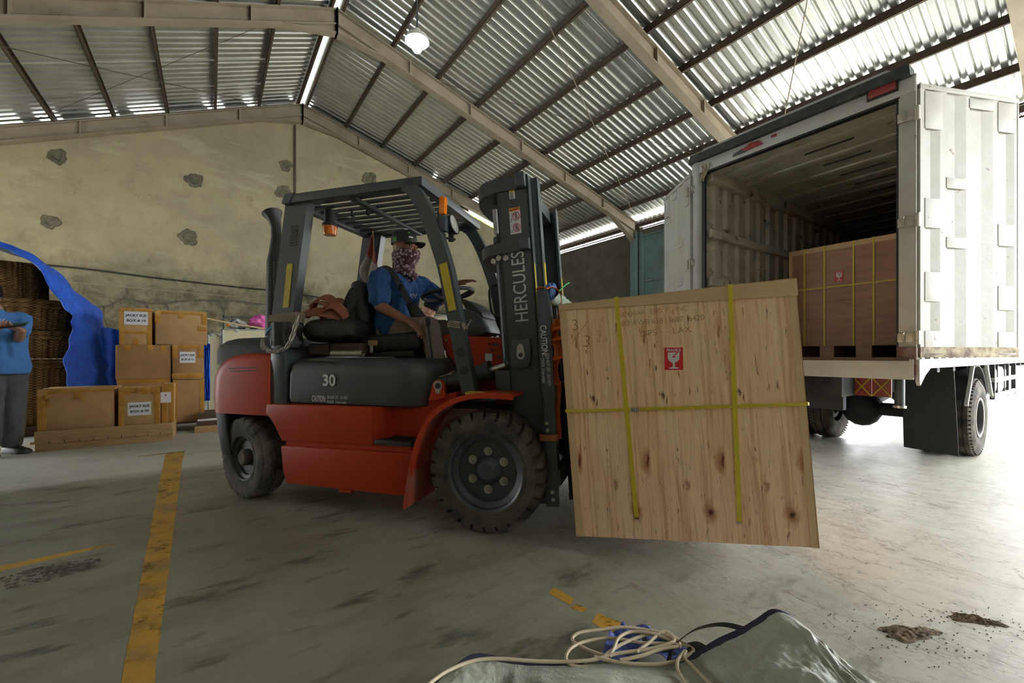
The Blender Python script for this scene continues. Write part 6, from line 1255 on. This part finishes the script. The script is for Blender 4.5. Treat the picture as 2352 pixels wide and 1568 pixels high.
# orange lifting strap heaped on the sack
M['peach_web'] = mat('faded_orange_lifting_strap', (.40, .155, .085), .9, 0, (.32, .115, .06), 12, bmp=.4, bscale=90)
hs = onfk('lifting_strap', 'faded orange lifting strap heaped on the black sack', 'strap', (-1.37, -.22, 1.285))
for k, (pts, side, w) in enumerate((
    ([(-.20, -.10, .03), (-.10, -.14, .05), (.0, -.15, .055), (.10, -.14, .04), (.17, -.10, .02)], (0, .5, .9), .07),
    ([(-.14, -.06, .04), (-.08, -.10, .10), (-.02, -.12, .155), (.05, -.10, .16), (.09, -.06, .10), (.12, -.04, .04)], (.1, .8, .5), .08),
    ([(-.06, -.10, .04), (-.06, -.13, .10), (.0, -.14, .13), (.06, -.13, .10), (.04, -.12, .06)], (.1, 1, .2), .06),
    ([(-.10, .02, .05), (-.02, -.02, .13), (.06, -.02, .15), (.14, -.04, .10), (.19, -.06, .03)], (0, .9, .5), .09),
    ([(.02, -.12, .03), (.08, -.15, .08), (.14, -.14, .10), (.20, -.12, .05), (.22, -.12, .0)], (.2, .6, .7), .07),
    ([(-.30, -.08, .03), (-.22, -.10, .05), (-.12, -.08, .03)], (0, .8, .5), .05),
    ([(-.14, .06, .02), (-.02, .05, .10), (.10, .05, .09), (.20, .03, .01)], (0, 1, .3), .10))):
    MB().sweep(spline(pts, 6), (w, .007), side).build('strap_fold', 'peach_web', hs, 60)
# chain hung from the rear post
cn = onfk('chain', 'grey steel chain looped from the rear guard post', 'chain', (-1.5, -.50, 1.1))
cpts = spline([(.09, -.012, .175), (.065, -.015, .10), (.04, -.02, .03), (.0, -.025, -.02), (-.07, -.03, -.045), (-.14, -.03, -.035), (-.19, -.03, -.005), (-.205, -.02, .04)], 10)
def link():
    mb = MB(); mb.tube([(.021 * cos(a) + (.006 if cos(a) > 0 else -.006), .011 * sin(a), 0) for a in [2 * pi * i / 14 for i in range(14)]], .0042, 6, closed=True); return mb
acc = 0; last = cpts[0]; k = 0; l0 = None
for off in (0, .5):
    acc = .034 * off; 
    for i in range(1, len(cpts)):
        a, b = cpts[i - 1], cpts[i]; L_ = (b - a).length
        while acc < L_:
            p = a.lerp(b, acc / L_) + V((0, -.012 * off, -.014 * off)); q = (b - a).to_track_quat('X', 'Y') @ Euler((pi / 4 + (pi / 2) * (k % 2), 0, 0)).to_quaternion()
            if l0 is None: l0 = link().build('link', 'zinc', cn, 60); o = l0
            else: o = copy_part(l0, cn)
            o.location = p; o.rotation_euler = q.to_euler(); k += 1; acc += .034
        acc -= L_
M['cloth_beige'] = mat('beige_cloth_tape', (.26, .205, .14), .9, 0, (.2, .155, .10), 12, bmp=.4)
wrp = onfk('cloth_wrap', 'beige cloth tape wound round the rear guard post foot', 'cloth', (-1.585, -.435, 1.27))
for k in range(4): MB().loft([[(.114 * a - dz * .12 + .004 * k, .05 * b, dz + .012 * k + .004 * a * (k - 1)) for a, b in ((-1, -.9), (1, -.9), (1, .9), (-1, .9))] for dz in (-.004, .018)], cap=False).build('wrap_turn', 'cloth_beige', wrp, solid=.006)
MB().sweep(spline([(.09, -.055, .0), (.10, -.06, -.04), (.06, -.065, -.10), (.045, -.06, -.14)], 4), (.035, .005), (1, -.2, .2)).build('loose_end', 'cloth_beige', wrp)
brg = onfk('blue_rag', 'light blue rag strip tied below the cloth tape on the rear post', 'rag', (-1.60, -.50, 1.21)); M['sky_rag'] = mat('light_blue_rag', (.06, .20, .33), .85, 0, (.09, .26, .40), 9, bmp=.4)
MB().sweep(spline([(.08, .0, .03), (.0, -.01, .025), (-.06, -.012, .005), (-.10, .0, -.03)], 5), (.028, .008), (0, .3, 1)).build('strip', 'sky_rag', brg)
jb = onfk('tied_bundle', 'dark cloth bundle tied round the rear pillar foot', 'bundle', (-1.575, -.44, 1.08))
MB().grid(lambda u, v: ((.115 + .010 * sin(8 * 2 * pi * u + 9 * v) + .012 * sin(3 * pi * v)) * cos(2 * pi * u) - .0, (.085 + .008 * sin(6 * 2 * pi * u)) * sin(2 * pi * u), .18 * v), 40, 12, wrap_u=True).build('cloth', 'dirty_black', jb, 70)
# jacket over the seat back
jk_ = onfk('jacket', 'black jacket hung over the back of the driver seat', 'jacket', (-1.2, -.02, 1.2))
def jf(u, v):
    a = 2 * pi * u; t = v; ztop = .335 - .03 * cos(a); z = -.12 + (ztop + .12) * t ** .8
    rx = (.20 - .115 * t) * (1 if t < .9 else max(.02, (1 - ((t - .9) / .1) ** 2) ** .5)); ry = (.29 - .04 * t) * (1 if t < .9 else max(.02, (1 - ((t - .9) / .1) ** 2) ** .5))
    k = 1 + .05 * sin(5 * a + 6 * t) + .04 * sin(9 * a - 8 * t)
    return (-.06 + .14 * t + rx * k * cos(a), ry * k * sin(a), z + .008 * sin(7 * a + 3 * t))
MB().grid(jf, 44, 24, wrap_u=True).build('cloth', 'black', jk_, 70)
# flag
M['flag_red'] = mat('faded_red_cloth', (.36, .10, .07), .9, 0, (.30, .08, .055), 7, bmp=.3); M['flag_white'] = mat('off_white_cloth', (.36, .32, .27), .9, 0, (.29, .26, .22), 7, bmp=.3)
fg_ = onfk('hanging_flag', 'red and white flag hanging from the far rear guard post', 'flag', (-1.46, .36, 2.08))
def ff(u, v, a0, a1):
    t = a0 + (a1 - a0) * v; wdt = .02 + .15 * min(1, t * 1.5) * (1 - max(0, t - .78) * 2.2); x = .035 - .03 * t + (u - .72) * wdt * 1.1 + (.03 * t)
    return (x, .014 * sin(10 * u + 5 * t), .01 - .46 * t + .04 * (1 - u) * t * (t > .5) )
def fsplit(u): return .44 + .30 * (u - .5)
MB().grid(lambda u, v: ff(u, v, .0, max(.12, fsplit(u))), 14, 14).build('red_half', 'flag_red', fg_, 70, solid=.003)
MB().grid(lambda u, v: ff(u, v, max(.12, fsplit(u)), 1.0), 14, 14).build('white_half', 'flag_white', fg_, 70, solid=.003)
MB().tube([(.035, .0, .05), (.05, 0, -.2), (.045, 0, -.47)], .006, 6).build('flag_stick', 'wood', fg_)

# ------------------------------------------------------------------ foreground: silver tarpaulin with navy hem, cable coil, strap
def near(name, label, cat): return thing(name, label, cat, (0, 0, 0), -YAW)
M['tarp_silver'] = tarp_mat('silver_tarpaulin', srgb(192, 196, 182), srgb(162, 168, 152), 5); M['navy'] = mat('navy_hem', srgb(36, 38, 58), .7, 0, srgb(50, 52, 74), 12, bmp=.3)
M['tarp_faded'] = tarp_mat('faded_blue_tarpaulin', srgb(76, 98, 176), srgb(96, 116, 190)); M['cable'] = mat('cream_cable', srgb(206, 192, 162), .45, 0, srgb(190, 174, 140), 8); M['blk_web'] = mat('black_webbing', srgb(44, 46, 40), .8, 0, srgb(60, 62, 54), 20)
BK = [(-.235, 1.20, .03), (-.222, 1.25, .068), (-.18, 1.30, .074), (-.121, 1.35, .079), (-.036, 1.36, .063), (.047, 1.36, .046), (.228, 1.36, .045), (.38, 1.36, .050), (.516, 1.36, .054), (.588, 1.36, .079), (.658, 1.36, .121), (.727, 1.36, .152), (.783, 1.36, .185), (.831, 1.36, .215), (.867, 1.34, .214), (.892, 1.33, .193), (.936, 1.30, .148), (.979, 1.27, .110), (1.03, 1.20, .05)]
bk = spline(BK, 4); ft_ = near('silver_tarpaulin', 'silver tarpaulin with navy hem heaped on the floor nearest the camera', 'tarpaulin')
def sv(u, v):
    i = u * (len(bk) - 1); k = min(int(i), len(bk) - 2); p = bk[k].lerp(bk[k + 1], i - k)
    if v < .12: t = 1 - v / .12; return V((p.x + .01 * t, p.y + .03 * t, max(.006, p.z * (1 - t))))       # back face down to the floor
    t = (v - .12) / .88; q = V((.12 + (p.x - .12) * (1 + .1 * t), p.y - .72 * t, 0)); fade = min(1, t * 5)
    hgt = p.z * (1 - t) ** 1.3 + .10 * t * (1 - t) + .02
    g = V((u * 9, t * 4, 0)); wr = .014 * sin(9 * u * 2.2 + 7 * t) + .010 * sin(26 * u - 9 * t) + .034 * (.35 - abs(nz_.noise(g + V((nz_.noise(g * .7), nz_.noise(g * .7 + V((5, 2, 1))), 0))))) + .016 * (.3 - abs(nz_.noise(g * 2.6))) + .006 * nz_.noise(g * 7)
    q.z = max(.006, p.z + (hgt - p.z) * fade + wr * fade * (1 - .35 * t)); q.y += .0; return q
MB().grid(sv, 230, 120).build('sheet', 'tarp_silver', ft_, 70)
def hem(a, b, w=.034):
    pts = bk[a:b]; mb = MB(); n = len(pts); rings = []
    for i, p in enumerate(pts):
        k = min(1, min(i, n - 1 - i) / 3 + .35); rings.append([p + V((0, .006, -.5 * w * k)), p + V((0, .004, .003)), p + V((0, -.004, .005)), p + V((.0, -w * .9 * k, .004 - .012 * k))])
    mb.loft(rings, cap=False, wrap=False); return mb.build('hem', 'navy', ft_, 60, solid=.002)
hem(3, 25, .026); hem(32, 62, .040)
bt = near('blue_tarp_scrap', 'crinkled blue tarpaulin corner under the coiled cable', 'tarpaulin')
BQ = [V(p) for p in ((.284, 1.38, .025), (.36, 1.545, .03), (.49, 1.56, .03), (.60, 1.42, .025))]
MB().grid(lambda u, v: BQ[0].lerp(BQ[3], u).lerp(BQ[1].lerp(BQ[2], u), v) + V((0, 0, .010 + .010 * sin(14 * u + 3 * v) + .008 * sin(11 * v - 9 * u) + .005 * sin(31 * u + 17 * v))), 36, 24).build('sheet', 'tarp_faded', bt, 70, solid=.003)
for (a, b) in (((.445, 1.50, .055), (.450, 1.44, .058)), ((.49, 1.50, .055), (.53, 1.45, .058)), ((.50, 1.40, .06), (.53, 1.385, .058))): MB().sweep([a, ((a[0] + b[0]) / 2 + .005, (a[1] + b[1]) / 2, .062), b], (.016, .003), (1, .3, 0)).build('dark_strip', 'blk_web', bt)
ws = near('webbing_strap', 'black webbing strap arching up beside the cable coil', 'strap')
MB().sweep(spline([(.50, 1.36, .058), (.527, 1.40, .068), (.559, 1.42, .082), (.619, 1.43, .112), (.694, 1.42, .134), (.738, 1.375, .150), (.745, 1.36, .152)], 5), (.030, .003), (.25, -.6, .75)).build('strap', 'blk_web', ws, 60)
MB().sweep(spline([(.575, 1.40, .07), (.60, 1.385, .085), (.62, 1.365, .085)], 4), (.03, .003), (.4, .7, .5)).build('strap_tail', 'blk_web', ws, 60)
cc = near('cable_coil', 'cream power cable lying in loose coils on the silver tarpaulin', 'cable')
CABLES = ([(-.36, 1.05, .08), (-.252, 1.19, .096), (-.178, 1.28, .090), (-.076, 1.335, .080), (.102, 1.345, .064), (.24, 1.35, .064), (.341, 1.37, .072), (.442, 1.38, .079), (.527, 1.40, .089), (.530, 1.43, .088), (.47, 1.46, .075), (.38, 1.42, .075), (.315, 1.38, .070), (.29, 1.36, .066)],
 [(.306, 1.37, .061), (.241, 1.40, .066), (.204, 1.44, .068), (.231, 1.47, .073), (.31, 1.49, .071), (.389, 1.50, .073), (.477, 1.49, .069), (.542, 1.46, .069), (.575, 1.43, .066), (.591, 1.40, .07)],
 [(.262, 1.36, .068), (.334, 1.34, .066), (.426, 1.33, .066), (.511, 1.34, .068), (.579, 1.37, .076), (.584, 1.40, .074), (.527, 1.42, .07), (.44, 1.42, .072), (.373, 1.44, .070), (.317, 1.45, .068), (.239, 1.43, .068), (.19, 1.39, .073), (.172, 1.36, .064), (.19, 1.345, .052), (.24, 1.34, .05)],
 [(.311, 1.36, .068), (.332, 1.39, .076), (.359, 1.43, .084), (.408, 1.46, .083), (.465, 1.45, .085), (.517, 1.43, .080), (.55, 1.39, .08)],
 [(.34, 1.34, .072), (.405, 1.35, .078), (.484, 1.38, .080), (.549, 1.40, .080), (.527, 1.46, .083), (.473, 1.43, .080), (.452, 1.41, .079), (.40, 1.37, .077)],
 [(.554, 1.37, .080), (.518, 1.33, .080), (.500, 1.29, .082), (.496, 1.24, .085), (.49, 1.1, .10)], [(.558, 1.37, .080), (.541, 1.34, .080), (.549, 1.30, .082), (.562, 1.25, .084), (.60, 1.1, .10)])
for p in CABLES: MB().tube(spline(p, 7), .0056, 8).build('cable_run', 'cable', cc, 60)
# bits on the floor
def heap(x, y, r, n, label, seed, m='chip', rz=0, mound=True):
    rnd = random.Random(seed); t = thing('shavings' if not mound else 'mud_clump', label, 'debris', (x, y, 0), rz); mb = MB()
    if mound:
        def hf(u, v):
            a = 2 * pi * u; k = v * (1 + .18 * sin(3 * a + seed) + .12 * sin(7 * a + 2 * seed)); return (r * 1.5 * k * cos(a), r * .62 * k * sin(a), max(.0008, .010 * (1 - v ** 2) + .008 * nz_.noise(V((cos(a) * k * 6, sin(a) * k * 6, seed)))))
        MB().grid(hf, 48, 14, wrap_u=True).build('clump', 'clod', t, 70)
    for i in range(n):
        a, q = rnd.uniform(0, 6.28), r * (rnd.random() ** .6 if not mound else rnd.uniform(.8, 3.6)); cx, cy = q * cos(a) * 1.3, q * sin(a) * .7; h = rnd.uniform(-.5, .9); L_ = rnd.uniform(.005, .022) if not mound else rnd.uniform(.002, .006); mb.box((cx, cy, .002), (L_, .003, .002), (0, rnd.uniform(-.1, .1), h))
    tag(mb.build('chips', m, t, 0), None, None, None, 'stuff'); return t
M['clod'] = mat('dried_brown_clod', srgb(120, 104, 78), .95, 0, srgb(70, 60, 44), 24, bmp=.8, bscale=70)
M['chip'] = mat('dark_chips', srgb(70, 64, 50), .9)
p = W(-2.2, 2.01); heap(p.x, p.y, .15, 230, 'scatter of dark bark shavings on the floor by the short yellow line', 4, 'chip', mound=False)
p = W(1.47, 1.58); heap(p.x, p.y, .07, 90, 'brown flattened clump on the pale floor right of the silver tarpaulin', 8, rz=-.5)
p = W(1.80, 1.66); heap(p.x, p.y, .055, 60, 'smaller brown clump with specks, farthest right on the pale floor', 9, rz=-.9)
